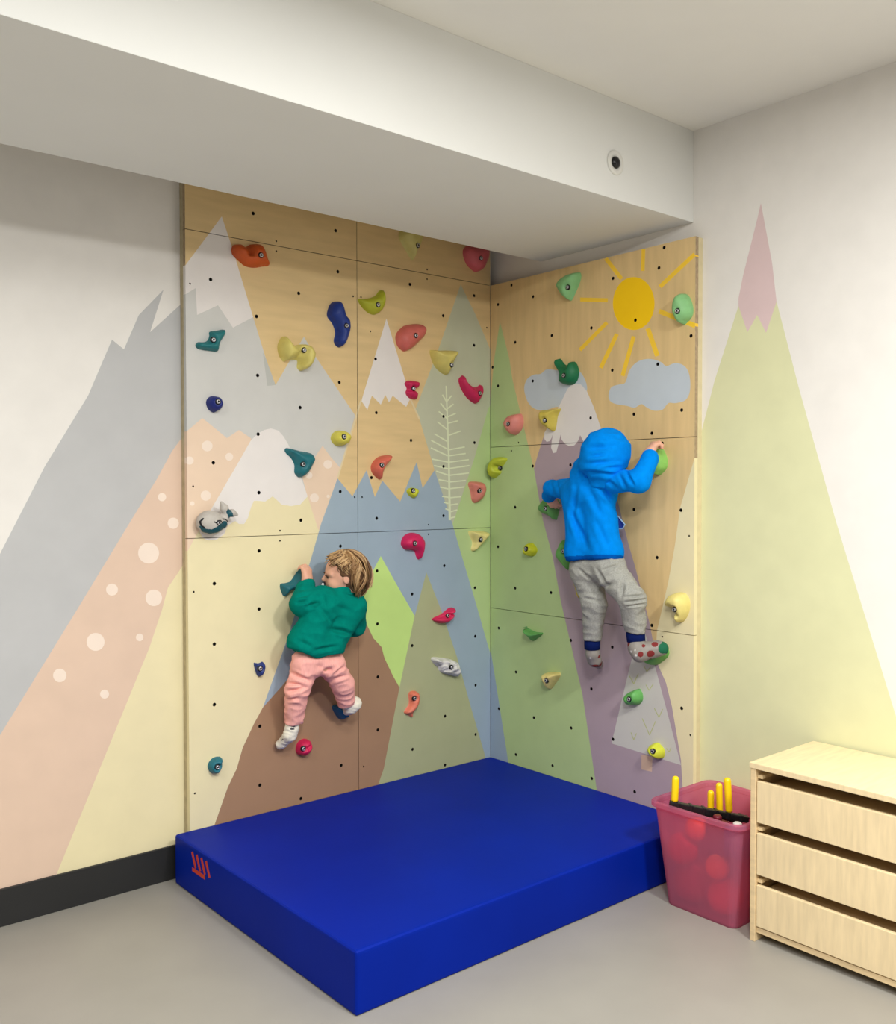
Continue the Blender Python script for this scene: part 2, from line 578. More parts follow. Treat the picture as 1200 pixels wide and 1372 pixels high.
def panel(kind, rect, layers, holes, label, grp):
    u0, v0, u1, v1 = rect
    o = painted_sheet('plywood_sheet', (u0 + G, v0 + G, u1 - G, v1 - G), layers, 'ply_left' if kind == 'L' else 'ply_right', (kind, 0.0), TH, holes)
    c = ((u0 + u1) / 2, 0, v0) if kind == 'L' else (0, (u0 + u1) / 2, v0)
    set_origin(o, c)
    return tag(o, label, 'climbing panel', grp)


zt2 = ZT - PW
panel('L', (LE, ZT, -PH, ZC - 0.01), ML, hL, 'bare plywood strip above the seam, over the orange hold and the white summit', PGL)
panel('L', (-PH, ZT, 0.0, ZC - 0.01), ML, hL, 'bare plywood strip under the bulkhead, next to the corner, behind the shaded yellow hold', PGL)
panel('L', (LE, zt2, -PH, ZT), ML, hL, 'plywood panel painted with the big grey snow-topped mountain and dotted pink hills', PGL)
panel('L', (-PH, zt2, 0.0, ZT), ML, hL, 'plywood panel painted with a white-tipped bare wood mountain and a fern on a grey-green tree', PGL)
panel('L', (LE, ZB, -PH, zt2), ML, hL, 'mostly cream painted plywood panel behind the toddler in green', PGL)
panel('L', (-PH, ZB, 0.0, zt2), ML, hL, 'plywood panel painted with a bright lime hill and an olive tree beside the corner', PGL)
RE = -1.2574
z1, z2 = ZT - PH, ZT - 2 * PH
panel('R', (RE, z1, 0.0, ZT), MR, hR, 'plywood panel painted with a yellow sun and pale blue clouds', PGR)
panel('R', (RE, z2, 0.0, z1), MR, hR, 'middle plywood panel behind the boy in blue, green at left and bare wood at right', PGR)
panel('R', (RE, ZB, 0.0, z2), MR, hR, 'lowest plywood panel on the right wall, with a pale tree painted on purple', PGR)
batm = mat('batten_wood', (186, 172, 138), 0.7, var=0.15, scale=30)
t = box('wooden_batten', (LE + 0.001, TH, ZB), (LE + 0.045, OFF, ZC - 0.02), batm, bevel=0.001)
tag(t, 'upright wooden batten behind the left edge of the plywood panels', 'batten')
batr = mat('batten_cream', (214, 200, 160), 0.7, var=0.06, scale=30)
t = box('wooden_batten', (TH, RE + 0.001, ZB), (OFF, RE + 0.045, ZT - 0.002), batr, bevel=0.001)
tag(t, 'upright wooden batten behind the right edge of the sun panel and the two below it', 'batten')

# ------------------------------------------------------------------ mat
MX0, MX1, MY0, MY1, MZ = -1.738, -0.004, -1.288, -0.004, 0.2
matm = mat('blue_vinyl', (0, 32, 142), 0.5, var=0.10, scale=2.2, bump=0.10, bscale=40, spec=0.08)
bm = bmesh.new()
box_bm(bm, (MX0, MY0, 0.0), (MX1, MY1, MZ), 0.012, 3)
crash = from_bm('crash_mat', bm, None, [matm], smooth=False)
set_origin(crash, ((MX0 + MX1) / 2, (MY0 + MY1) / 2, 0))
tag(crash, 'thick royal blue vinyl crash mat filling the corner floor', 'crash mat')
lp = []
cx, cy = (MX0 + MX1) / 2, (MY0 + MY1) / 2
x = MX0 - cx
for k, (ya, yb, za, zb) in enumerate([(-0.165, -0.195, 0.176, 0.12), (-0.205, -0.235, 0.176, 0.12), (-0.245, -0.275, 0.176, 0.12),
                                      (-0.285, -0.315, 0.176, 0.12), (-0.165, -0.275, 0.108, 0.108)]):
    a, b = Vector((x - 0.0006, ya - cy, za)), Vector((x - 0.0006, yb - cy, zb))
    d = (b - a).normalized()
    n = d.cross(Vector((1, 0, 0))) * 0.008
    vs = [a + n, b + n, b - n, a - n]
    vs += [v + Vector((0.0005, 0, 0)) for v in vs]
    lp.append((vs, [(0, 1, 2, 3), (7, 6, 5, 4), (0, 4, 5, 1), (1, 5, 6, 2), (2, 6, 7, 3), (3, 7, 4, 0)]))
v, f = merge(lp)
lg = from_py('printed_logo', v, f, crash, [mat('red_print', (200, 60, 36), 0.5)], smooth=False)
lg['label'] = 'orange-red print on the side of the blue mat'

# round fitting on the bulkhead face
sp = empty('round_ceiling_fitting', (-0.459, BY0, 2.856))
tag(sp, 'round white fitting with a dark centre on the bulkhead face', 'light fitting')
rs = 0.047
v, f = lathe([(rs, 0), (rs, 0.004), (rs * 0.93, 0.007), (rs * 0.62, 0.007), (rs * 0.55, 0.003)], (0, 0, 0), (0, -1, 0), 40)
from_py('ring', v, f, sp, [mat('fitting_white', (222, 221, 214), 0.5)])
v, f = lathe([(rs * 0.5, 0.003), (rs * 0.47, 0.009), (rs * 0.30, 0.015), (rs * 0.05, 0.018)], (0, 0, 0), (0, -1, 0), 32)
from_py('lens', v, f, sp, [mat('fitting_dark', (20, 20, 22), 0.25)])

# ------------------------------------------------------------------ climbing holds
HG = 'climbing holds bolted to the plywood'
steel = mat('bolt_steel', (205, 205, 210), 0.28, metal=0.85)
sock_dark = mat('bolt_socket', (14, 14, 16), 0.5)
resin = {}


def resin_mat(rgb):
    return mat('resin_%d_%d_%d' % rgb, rgb, 0.5, var=0.07, scale=25, bump=0.25, bscale=420, spec=0.45)


def make_bolt(parent, p, n, r=0.0085):
    n = Vector(n)
    v, f = lathe([(r * 1.45, -0.006), (r * 1.45, 0.0012), (r * 1.0, 0.0016)], p, n, 18)
    w = from_py('washer_recess', v, f, parent, [sock_dark])
    w.name = 'bolt'
    v2, f2 = lathe([(r, 0.0), (r, 0.0045), (r * 0.85, 0.006), (r * 0.50, 0.006), (r * 0.46, 0.002)], p, n, 18)
    idx = [0] * len(f2)
    idx[-1] = 1
    for q in range(3 * 18, 4 * 18):
        idx[q] = 1
    b = from_py('bolt_head', v2, f2, w, [steel, sock_dark], idx=idx)
    return w


def hold(side, outline, H, rgb, label, bolt=None, smooth_n=5, lean=(0.0, 0.0), ridge=None, knob=0.0, name='climbing_hold', shear=(0, 0), seed=0):
    """outline in picture pixels -> footprint on its panel, swollen into a solid of height H"""
    ol = catmull(outline, smooth_n)
    c = ol.mean(0)
    area = 0.5 * sum(ol[i - 1][0] * ol[i][1] - ol[i][0] * ol[i - 1][1] for i in range(len(ol)))
    sgn = 1 if area > 0 else -1
    fn = PL if side == 'L' else PR
    pts = []
    for i in range(len(ol)):
        tg = ol[(i + 1) % len(ol)] - ol[i - 1]
        nx = sgn * tg[1] / (np.linalg.norm(tg) + 1e-9)
        hf = min(0.55, max(0.0, (0.22 + 0.36 * nx) if side == 'L' else (0.22 - 0.36 * nx)))
        q = fn(ol[i][0], ol[i][1], H * hf)
        pts.append((q[0], q[2]) if side == 'L' else (q[1], q[2]))
    pts = np.array(pts)
    pts = pts.mean(0) + (pts - pts.mean(0)) * 1.05
    lo, hi = pts.min(0), pts.max(0)
    step = max(0.0035, min(hi - lo) / 22)
    gx, gy = np.meshgrid(np.arange(lo[0], hi[0], step), np.arange(lo[1], hi[1], step * 0.87))
    gx[1::2] += step / 2
    gp = np.stack([gx.ravel(), gy.ravel()], 1)

    def dist(P):
        A, B = pts, np.roll(pts, -1, 0)
        d = np.full(len(P), 9.0)
        for a, b in zip(A, B):
            ab = b - a
            tt = np.clip(((P - a) @ ab) / (ab @ ab + 1e-12), 0, 1)
            d = np.minimum(d, np.linalg.norm(P - a - tt[:, None] * ab, axis=1))
        return d
    gp = gp[inside(pts, gp)]
    dg = dist(gp)
    gp = gp[dg > step * 0.45]
    V2 = [Vector(p) for p in pts] + [Vector(p) for p in gp]
    cv, ce_, cf, _, _, _ = geometry.delaunay_2d_cdt(V2, [], [list(range(len(pts)))], 1, 1e-7, False)
    P2 = np.array([(q[0], q[1]) for q in cv])
    d = dist(P2)
    D = d.max()
    cen = (lo + hi) / 2
    ext = (hi - lo) / 2

    def height(P, dd):
        x = np.clip(dd / (D * 0.82), 0, 1)
        h = np.sqrt(np.clip(1 - (1 - x) ** 2, 0, 1))
        h = h * 0.92 + 0.08 * x
        rel = (P - cen) / ext
        h = h * (1 + lean[0] * rel[:, 0] + lean[1] * rel[:, 1])
        if ridge:
            (a, b, depth, wd_) = ridge
            A, B = np.array(a), np.array(b)
            ab = B - A
            tt = np.clip(((rel - A) @ ab) / (ab @ ab), 0, 1)
            dr = np.linalg.norm(rel - A - tt[:, None] * ab, axis=1)
            h = h * (1 - depth * np.exp(-(dr / wd_) ** 2))
        return h * H
    hh = height(P2, d)
    bp = None
    if bolt:
        q = fn(bolt[0], bolt[1], H * 0.55)
        b2 = np.array([q[0], q[2]] if side == 'L' else [q[1], q[2]])
        hb = float(np.interp(0, [0], [0]))
        near = np.argsort(np.linalg.norm(P2 - b2, axis=1))[:6]
        q = fn(bolt[0], bolt[1], float(hh[near].mean()))
        b2 = np.array([q[0], q[2]] if side == 'L' else [q[1], q[2]])
        near = np.argsort(np.linalg.norm(P2 - b2, axis=1))[:6]
        hb = max(0.012, float(hh[near].mean()) - 0.004)
        rb = np.linalg.norm(P2 - b2, axis=1)
        w = np.clip((0.019 - rb) / 0.007, 0, 1)
        hh = hh * (1 - w) + np.minimum(hh, hb) * w
        bp = (b2, hb)
    for i in range(len(P2)):
        if d[i] > 1e-5:
            hh[i] += 0.0022 * noise.noise(Vector((P2[i][0] * 35 + seed * 3.1, P2[i][1] * 35, seed))) * min(1, d[i] / 0.01)
            if knob:
                q3 = Vector((P2[i][0] * 42 + 3, P2[i][1] * 42, 1.7))
                hh[i] += knob * (0.55 - abs(noise.noise(q3)) * 2.2) * min(1, d[i] / 0.008)
    hh = np.maximum(hh, 0)
    hh[d <= 1e-5] = 0
    sx, sz = shear
    V = []
    for (a, b), h in zip(P2, hh):
        k = (h / H) ** 2
        a2, b2_ = a + sx * k, b + sz * k
        V.append((a2, 0.001 - h, b2_) if side == 'L' else (0.001 - h, a2, b2_))
    base = np.array([(V[0][0], 0, V[0][2])])
    o3 = Vector((cen[0], 0, cen[1])) if side == 'L' else Vector((0, cen[0], cen[1]))
    V = [Vector(v) - o3 for v in V]
    F = [tuple(f) for f in cf]
    nrm = Vector((0, -1, 0)) if side == 'L' else Vector((-1, 0, 0))
    F2 = []
    for f in F:
        n = (V[f[1]] - V[f[0]]).cross(V[f[2]] - V[f[0]])
        F2.append(f if n.dot(nrm) > 0 else f[::-1])
    nb = len(V)
    rim_i = [i for i in range(len(pts))]
    V = V + [V[i].copy() for i in rim_i]
    o = from_py(name, V, F2 + [tuple(nb + i for i in range(len(pts)))], None, [resin_mat(rgb)])
    o.location = o3
    tag(o, label, 'climbing hold', HG)
    if bp:
        b2, hb = bp
        p = Vector((b2[0], -hb, b2[1])) if side == 'L' else Vector((-hb, b2[0], b2[1]))
        make_bolt(o, p - o3, nrm)
    return o


c1 = lambda pts: crop(180, 210, pts)
c2 = lambda pts: crop(440, 210, pts)
c3 = lambda pts: crop(720, 210, pts)
c4 = lambda pts: crop(180, 480, pts)
c5 = lambda pts: crop(440, 480, pts)
c6 = lambda pts: crop(720, 480, pts)
d1 = lambda pts: crop(180, 730, pts)
d2 = lambda pts: crop(440, 730, pts)
d3 = lambda pts: crop(720, 730, pts)
e1 = lambda pts: crop(180, 960, pts)


def HL(cf, pts, H, rgb, label, bolt=None, **k):
    k.setdefault('seed', len(bpy.data.objects) % 97)
    return hold('L', cf(pts), H, rgb, label, cf([bolt])[0] if bolt else None, **k)


def HR(cf, pts, H, rgb, label, bolt=None, **k):
    k.setdefault('seed', len(bpy.data.objects) % 97)
    return hold('R', cf(pts), H, rgb, label, cf([bolt])[0] if bolt else None, **k)


TEAL, NAVY, PALE, LIME, RASP = (24, 112, 116), (16, 48, 128), (214, 200, 112), (178, 182, 46), (196, 28, 82)
CORAL, SALM, MINT, LEAF, CREAMY = (214, 106, 88), (214, 128, 112), (136, 194, 130), (102, 166, 86), (226, 212, 136)
HL(c1, [(525, 490), (540, 473), (575, 470), (603, 482), (625, 471), (670, 470), (700, 490), (718, 540), (729, 578), (690, 583), (640, 590), (590, 580), (555, 553), (527, 522)],
   0.055, (200, 84, 22), 'orange two-lobed hold at the right edge of the grey mountain summit', (680, 527), ridge=((-0.2, 1), (-0.22, -0.1), 0.45, 0.16))
HL(c1, [(330, 1010), (345, 993), (385, 990), (400, 965), (402, 941), (440, 934), (480, 928), (488, 952), (462, 995), (450, 1038), (400, 1036), (345, 1027)],
   0.04, TEAL, 'teal boot-shaped hold below the white summit of the grey mountain', (428, 980))
HL(c1, [(770, 1015), (790, 972), (815, 963), (840, 985), (862, 1010), (905, 1005), (945, 1015), (970, 1050), (966, 1088), (942, 1125), (900, 1142), (870, 1130), (870, 1092), (840, 1085), (805, 1100), (778, 1065)],
   0.075, PALE, 'large pale yellow three-lobed hold covering a small grey peak', (922, 1033), ridge=((-0.05, -0.6), (0.1, 0.0), 0.5, 0.25))
HL(c1, [(1036, 830), (1055, 790), (1098, 779), (1125, 800), (1140, 850), (1160, 880), (1160, 930), (1140, 990), (1110, 1014), (1080, 1008), (1068, 983), (1075, 940), (1060, 895), (1036, 862)],
   0.055, NAVY, 'tall royal blue kidney-shaped hold beside the upper panel seam', (1138, 905))
HL(c2, [(160, 765), (200, 762), (245, 750), (268, 722), (292, 720), (305, 768), (295, 815), (255, 842), (215, 835), (180, 805)],
   0.045, LIME, 'lime green crescent hold right of the royal blue kidney hold', (270, 792), lean=(0.2, 0.25))
HL(c2, [(362, 960), (385, 925), (420, 905), (490, 898), (525, 918), (525, 950), (495, 985), (450, 1025), (405, 1038), (370, 1010)],
   0.055, (206, 104, 94), 'wide dusty red hold right of the bare wood mountain snow tip', (470, 958))
HL(c2, [(545, 1042), (590, 1040), (680, 1046), (672, 1100), (660, 1150), (635, 1166), (590, 1146), (560, 1105)],
   0.07, PALE, 'pale yellow hold with a flat top on the left edge of the grey-green tree', (656, 1117), lean=(0.1, 0.35))
HL(c5, [(408, 137), (430, 121), (485, 128), (487, 153), (468, 168), (482, 187), (473, 217), (432, 211), (413, 186), (419, 161)],
   0.035, RASP, 'small raspberry angular hold at the edge of the white snow cap', (458, 162), smooth_n=3, ridge=((-1, -0.1), (1, 0.1), 0.35, 0.18))
HL(c5, [(700, 112), (733, 89), (747, 122), (775, 150), (799, 150), (810, 126), (828, 146), (828, 192), (795, 239), (750, 219), (720, 180), (704, 146)],
   0.045, RASP, 'raspberry hooked bean-shaped hold on the grey-green tree above the fern', (812, 187))
HL(c2, [(380, 405), (400, 375), (460, 372), (500, 395), (512, 440), (486, 500), (460, 560), (440, 545), (402, 480), (380, 440)],
   0.06, (206, 196, 120), 'shaded pale yellow hold on the top plywood strip, cut off by the bulkhead', (477, 475))
HL(c2, [(722, 520), (735, 485), (795, 470), (860, 490), (866, 530), (858, 562), (833, 600), (785, 611), (742, 578)],
   0.06, (206, 96, 104), 'shaded rose red hold in the top corner under the bulkhead', (820, 543))
HL(c4, [(385, 238), (398, 212), (430, 203), (465, 213), (480, 240), (468, 270), (430, 288), (398, 273)],
   0.05, (18, 34, 116), 'round navy hold on the grey mountain, above the dotted pink hill', (450, 232))
HL(c4, [(808, 492), (832, 484), (900, 500), (950, 511), (972, 540), (960, 572), (940, 606), (912, 630), (880, 634), (858, 612), (857, 572), (840, 536), (815, 512)],
   0.055, (20, 106, 116), 'teal triangular hold on the right flank of the snowy cream mountain', (912, 568))
HL(c4, [(1053, 430), (1066, 401), (1100, 388), (1140, 395), (1163, 420), (1150, 452), (1110, 468), (1070, 459)],
   0.06, (214, 204, 84), 'rounded yellow hold just left of the seam, at the edge of the grey mountain', (1126, 420))
HL(c5, [(228, 582), (245, 548), (280, 527), (335, 521), (337, 541), (313, 575), (300, 602), (293, 645), (265, 643), (236, 615)],
   0.05, (212, 104, 84), 'coral fin-shaped hold on bare wood above the blue zigzag', (288, 573), lean=(-0.1, 0.25))
HL(c5, [(420, 706), (445, 695), (480, 701), (484, 722), (465, 747), (443, 744), (424, 728)],
   0.032, (196, 200, 44), 'smallest hold, bright lime, set in a blue peak left of the fern', (457, 710))
HL(c5, [(390, 988), (405, 955), (445, 939), (490, 946), (518, 980), (517, 1022), (502, 1072), (484, 1083), (468, 1062), (455, 1030), (412, 1024), (394, 1008)],
   0.055, (206, 26, 88), 'raspberry comma-shaped hold just under the seam on the blue area', (465, 992))
HL(c5, [(750, 671), (790, 663), (830, 671), (847, 705), (835, 748), (800, 772), (770, 764), (760, 715)],
   0.05, SALM, 'salmon pink triangular hold on the green slope right of the fern', (815, 710), lean=(0.0, 0.3))
HL(c5, [(750, 932), (800, 928), (855, 936), (850, 965), (825, 1000), (795, 1030), (764, 1026), (770, 985)],
   0.05, CREAMY, 'pale cream wedge hold just under the seam next to the corner', (820, 972), lean=(0.0, 0.35), smooth_n=3)
HL(d2, [(557, 396), (600, 374), (640, 343), (677, 342), (672, 384), (640, 414), (600, 420), (570, 409)],
   0.05, (208, 32, 84), 'raspberry lip-shaped hold on the olive tree', (640, 380), ridge=((-1, -0.3), (0.9, 0.3), 0.5, 0.14), smooth_n=4)
HL(d2, [(553, 609), (575, 604), (600, 607), (640, 611), (690, 630), (706, 680), (690, 704), (650, 695), (600, 680), (582, 650), (558, 628)],
   0.055, (214, 212, 206), 'knobbly off-white rock hold on the olive tree', (663, 657), ridge=((-0.4, 1), (-0.2, -1), 0.4, 0.2), seed=5, knob=0.016)
HL(d2, [(430, 796), (470, 788), (490, 810), (483, 860), (462, 905), (455, 928), (430, 912), (405, 895), (430, 850)],
   0.04, (224, 122, 96), 'peach-coral upright hold at the foot of the olive tree', (467, 825), ridge=((-0.6, -0.7), (0.6, -0.4), 0.4, 0.25))
HL(d1, [(640, 636), (665, 637), (690, 628), (705, 650), (695, 690), (665, 705), (650, 680)],
   0.035, (24, 48, 120), 'small navy hold on cream paint left of the toddler in green', (678, 664), smooth_n=3)
HL(d1, [(784, 212), (815, 205), (838, 193), (866, 152), (895, 127), (925, 126), (950, 150), (962, 190), (945, 215), (905, 225), (870, 240), (840, 250), (812, 284), (790, 250)],
   0.05, (18, 100, 112), 'long teal horn-shaped hold gripped by the toddler in green', None)
HL(d1, [(1060, 868), (1090, 860), (1135, 885), (1150, 915), (1125, 930), (1100, 934), (1076, 908)],
   0.05, (20, 88, 128), 'dark teal hold under the toddler\'s right foot on brown paint', None)
HL(d1, [(865, 1088), (880, 1055), (918, 1043), (955, 1062), (952, 1100), (915, 1129), (872, 1118)],
   0.05, (208, 30, 84), 'round raspberry hold below the toddler, on brown paint', (912, 1095), ridge=((0.1, 0.1), (0.8, 0.4), 0.3, 0.2))
HL(e1, [(393, 266), (410, 232), (445, 219), (475, 228), (474, 270), (450, 303), (410, 299)],
   0.045, (22, 106, 122), 'lowest teal oval hold on cream paint, above the mat', (445, 272), ridge=((-0.2, -0.2), (0.9, 0.3), 0.3, 0.2))

HR(c3, [(98, 690), (120, 655), (168, 629), (223, 623), (230, 658), (205, 723), (180, 769), (150, 760), (115, 730)],
   0.06, MINT, 'mint green hold left of the sun, near the top edge', (150, 697))
HR(c3, [(717, 802), (730, 757), (768, 736), (810, 750), (832, 808), (825, 858), (785, 894), (742, 880), (720, 842)],
   0.065, MINT, 'mint green egg-shaped hold right of the sun, over one ray', (747, 827))
HR(c6, [(85, 35), (95, 9), (125, 6), (150, 38), (165, 21), (203, 25), (220, 70), (210, 120), (180, 139), (140, 137), (108, 120), (111, 80)],
   0.05, (10, 108, 66), 'dark green notched hold on the left cloud', (138, 92), smooth_n=3)
HR(c5, [(935, 352), (960, 311), (1028, 301), (1044, 340), (1030, 388), (995, 409), (956, 394)],
   0.06, (222, 136, 124), 'salmon pink rounded hold on the dark green peak beside the corner', (960, 352))
HR(c6, [(12, 306), (30, 281), (80, 276), (124, 271), (108, 310), (96, 378), (75, 389), (40, 370), (16, 345)],
   0.06, (206, 186, 80), 'mustard yellow hold left of the dripping snow on the purple mountain', (33, 333), lean=(0.1, 0.25))
HR(c5, [(853, 592), (866, 551), (900, 531), (954, 539), (944, 565), (925, 590), (924, 615), (890, 639), (862, 628)],
   0.055, (186, 196, 52), 'lime green beaked hold on the green slope right next to the corner', (885, 588))
HR(c5, [(1043, 1022), (1060, 996), (1095, 994), (1118, 1025), (1105, 1054), (1075, 1061), (1047, 1048)],
   0.05, (200, 204, 40), 'small round lime yellow hold on the lower green slope', (1057, 1022))
HR(d2, [(1048, 441), (1075, 451), (1110, 468), (1147, 475), (1120, 499), (1085, 517), (1068, 490), (1051, 463)],
   0.05, (98, 166, 88), 'small leaf green pointed hold just under the lower seam', None, lean=(0.0, 0.4))
HR(d3, [(25, 702), (50, 686), (118, 689), (115, 715), (72, 771), (40, 760), (27, 730)],
   0.055, (230, 212, 134), 'pale cream hold alone on the lower green slope', (45, 728), lean=(0.0, 0.25))
HR(d3, [(553, 612), (590, 596), (640, 577), (668, 545), (700, 563), (696, 600), (640, 640), (590, 640)],
   0.062, (106, 176, 84), 'bright green ledge hold under the boy\'s right sock', None, lean=(0.0, 0.4))
HR(d3, [(460, 816), (490, 789), (545, 776), (564, 815), (550, 849), (500, 859), (471, 848)],
   0.055, (98, 170, 88), 'green rounded hold on the pale painted tree', (487, 828))
HR(d3, [(588, 1092), (610, 1069), (650, 1066), (679, 1100), (674, 1139), (640, 1144), (601, 1124)],
   0.055, (202, 208, 56), 'lime yellow ball-like hold above the painted trunk', (613, 1108))
HR(d3, [(680, 312), (700, 276), (750, 259), (798, 270), (815, 310), (810, 360), (785, 404), (747, 414), (727, 390), (722, 345), (692, 330)],
   0.07, (226, 210, 128), 'large cream yellow hooked hold by the right edge of the panels', (740, 345), ridge=((-0.3, -0.4), (0.2, 0.0), 0.45, 0.2))
HR(c6, [(615, 545), (630, 500), (650, 478), (668, 485), (684, 508), (696, 548), (690, 590), (655, 621), (622, 610)],
   0.065, (138, 198, 98), 'light green pear-shaped hold under the boy\'s raised right hand', None)
HR(c6, [(0, 800), (30, 757), (70, 750), (110, 760), (116, 800), (96, 873), (56, 845), (16, 825)],
   0.055, (98, 160, 86), 'green hold under the boy\'s left sleeve, at the edge of the purple', (40, 805))
HR(c6, [(95, 1040), (122, 985), (150, 975), (178, 1000), (195, 1080), (188, 1128), (160, 1134), (122, 1100), (97, 1062)],
   0.055, (96, 162, 78), 'green hold half hidden behind the hem of the boy\'s jacket', (130, 1035))
HR(d3, [(192, 196), (210, 190), (236, 232), (252, 270), (238, 302), (216, 268), (206, 232)],
   0.04, (206, 186, 66), 'yellow hold mostly hidden behind the boy\'s left thigh', None)


# ------------------------------------------------------------------ signed-distance modelling
class Field:
    def __init__(s, lo, hi, h):
        s.lo, s.h = np.array(lo, float), h
        s.n = np.ceil((np.array(hi) - s.lo) / h).astype(int) + 1
        s.f = np.full(s.n, 1.0, np.float32)

    def sub(s, lo, hi):
        a = np.maximum(0, np.floor((np.array(lo) - s.lo) / s.h).astype(int))
        b = np.minimum(s.n, np.ceil((np.array(hi) - s.lo) / s.h).astype(int) + 1)
        if (b <= a).any():
            return None
        sl = tuple(slice(i, j) for i, j in zip(a, b))
        g = [(np.arange(i, j) * s.h + o).astype(np.float32) for i, j, o in zip(a, b, s.lo)]
        return sl, g[0][:, None, None], g[1][None, :, None], g[2][None, None, :]

    def mix(s, sl, d, k):
        f = s.f[sl]
        if k <= 0:
            s.f[sl] = np.minimum(f, d)
        else:
            t = np.clip(0.5 + 0.5 * (d - f) / k, 0, 1)
            s.f[sl] = d + (f - d) * t - k * t * (1 - t)

    def cap(s, a, b, ra, rb=None, k=0.02):
        rb = ra if rb is None else rb
        a, b = np.array(a, float), np.array(b, float)
        m = max(ra, rb) + k + 3 * s.h
        r = s.sub(np.minimum(a, b) - m, np.maximum(a, b) + m)
        if r is None:
            return s
        sl, X, Y, Z = r
        ab = b - a
        L2 = float(ab @ ab) + 1e-12
        px, py, pz = X - a[0], Y - a[1], Z - a[2]
        t = np.clip((px * ab[0] + py * ab[1] + pz * ab[2]) / L2, 0, 1)
        d = np.sqrt((px - t * ab[0]) ** 2 + (py - t * ab[1]) ** 2 + (pz - t * ab[2]) ** 2) - (ra + (rb - ra) * t)
        s.mix(sl, d.astype(np.float32), k)
        return s

    def chain(s, pts, rad, k=0.02):
        for i in range(len(pts) - 1):
            s.cap(pts[i], pts[i + 1], rad[i], rad[i + 1], k)
        return s

    def _ell(s, c, R, M, m):
        r = s.sub(np.array(c) - m, np.array(c) + m)
        if r is None:
            return None
        sl, X, Y, Z = r
        p = [X - c[0], Y - c[1], Z - c[2]]
        M = np.eye(3) if M is None else np.array(M)      # rows = local axes
        q = [M[i][0] * p[0] + M[i][1] * p[1] + M[i][2] * p[2] for i in range(3)]
        k0 = np.sqrt(sum((q[i] / R[i]) ** 2 for i in range(3)))
        k1 = np.sqrt(sum((q[i] / R[i] ** 2) ** 2 for i in range(3))) + 1e-6
        return sl, (k0 * (k0 - 1) / k1).astype(np.float32)

    def ell(s, c, R, M=None, k=0.02):
        r = s._ell(c, R, M, max(R) + k + 3 * s.h)
        if r:
            s.mix(r[0], r[1], k)
        return s

    def cut_ell(s, c, R, M=None, k=0.006):
        r = s._ell(c, R, M, max(R) + k + 4 * s.h)
        if r:
            f, d = s.f[r[0]], -r[1]
            t = np.clip(0.5 - 0.5 * (d - f) / k, 0, 1)
            s.f[r[0]] = d + (f - d) * t + k * t * (1 - t)
        return s

    def cut_local(s, p, n, R):
        """remove, within R of p, the side n points to"""
        n = np.array(n, float)
        n /= np.linalg.norm(n)
        p = np.array(p)
        sl, X, Y, Z = s.sub(p - R, p + R)
        d = (X - p[0]) * n[0] + (Y - p[1]) * n[1] + (Z - p[2]) * n[2]
        s.f[sl] = np.maximum(s.f[sl], d.astype(np.float32))
        return s

    def cut_half(s, p, n):
        """remove the side n points to"""
        n = np.array(n, float)
        n /= np.linalg.norm(n)
        sl, X, Y, Z = s.sub(s.lo, s.lo + s.n * s.h)
        d = (X - p[0]) * n[0] + (Y - p[1]) * n[1] + (Z - p[2]) * n[2]
        s.f = np.maximum(s.f, d.astype(np.float32))
        return s

    def mesh(s):
        f = s.f
        ins = f < 0
        n = np.array(f.shape) - 1
        cnt = np.zeros(n, np.int8)
        cor = [(i, j, k) for i in (0, 1) for j in (0, 1) for k in (0, 1)]
        for i, j, k in cor:
            cnt += ins[i:n[0] + i, j:n[1] + j, k:n[2] + k]
        act = (cnt > 0) & (cnt < 8)
        I = np.argwhere(act)
        idx = np.full(n, -1, np.int64)
        idx[act] = np.arange(len(I))
        pos = np.zeros((len(I), 3))
        c = np.zeros(len(I))
        for a in cor:
            for ax in range(3):
                if a[ax]:
                    continue
                b = list(a)
                b[ax] = 1
                v0 = f[I[:, 0] + a[0], I[:, 1] + a[1], I[:, 2] + a[2]].astype(float)
                v1 = f[I[:, 0] + b[0], I[:, 1] + b[1], I[:, 2] + b[2]].astype(float)
                m = (v0 < 0) != (v1 < 0)
                t = np.where(m, v0 / np.where(m, v0 - v1, 1), 0)
                q = np.array(a, float)[None] + t[:, None] * (np.array(b) - np.array(a))[None]
                pos[m] += q[m]
                c[m] += 1
        V = (I + pos / c[:, None]) * s.h + s.lo
        F = []
        for ax in range(3):
            o1, o2 = [(1, 2), (2, 0), (0, 1)][ax]
            sl0 = [slice(None)] * 3
            sl1 = [slice(None)] * 3
            sl0[ax] = slice(0, -1)
            sl1[ax] = slice(1, None)
            a, b = ins[tuple(sl0)], ins[tuple(sl1)]
            E = np.argwhere(a != b)
            E = E[(E[:, o1] > 0) & (E[:, o2] > 0) & (E[:, o1] < n[o1]) & (E[:, o2] < n[o2])]
            fl_ = a[E[:, 0], E[:, 1], E[:, 2]]
            def cell(d1, d2):
                q = E.copy()
                q[:, o1] -= d1
                q[:, o2] -= d2
                return idx[q[:, 0], q[:, 1], q[:, 2]]
            Q = np.stack([cell(1, 1), cell(0, 1), cell(0, 0), cell(1, 0)], 1)
            Q[~fl_] = Q[~fl_][:, ::-1]
            F.append(Q)
        F = np.concatenate(F)
        F = F[(F >= 0).all(1)]
        return V, F


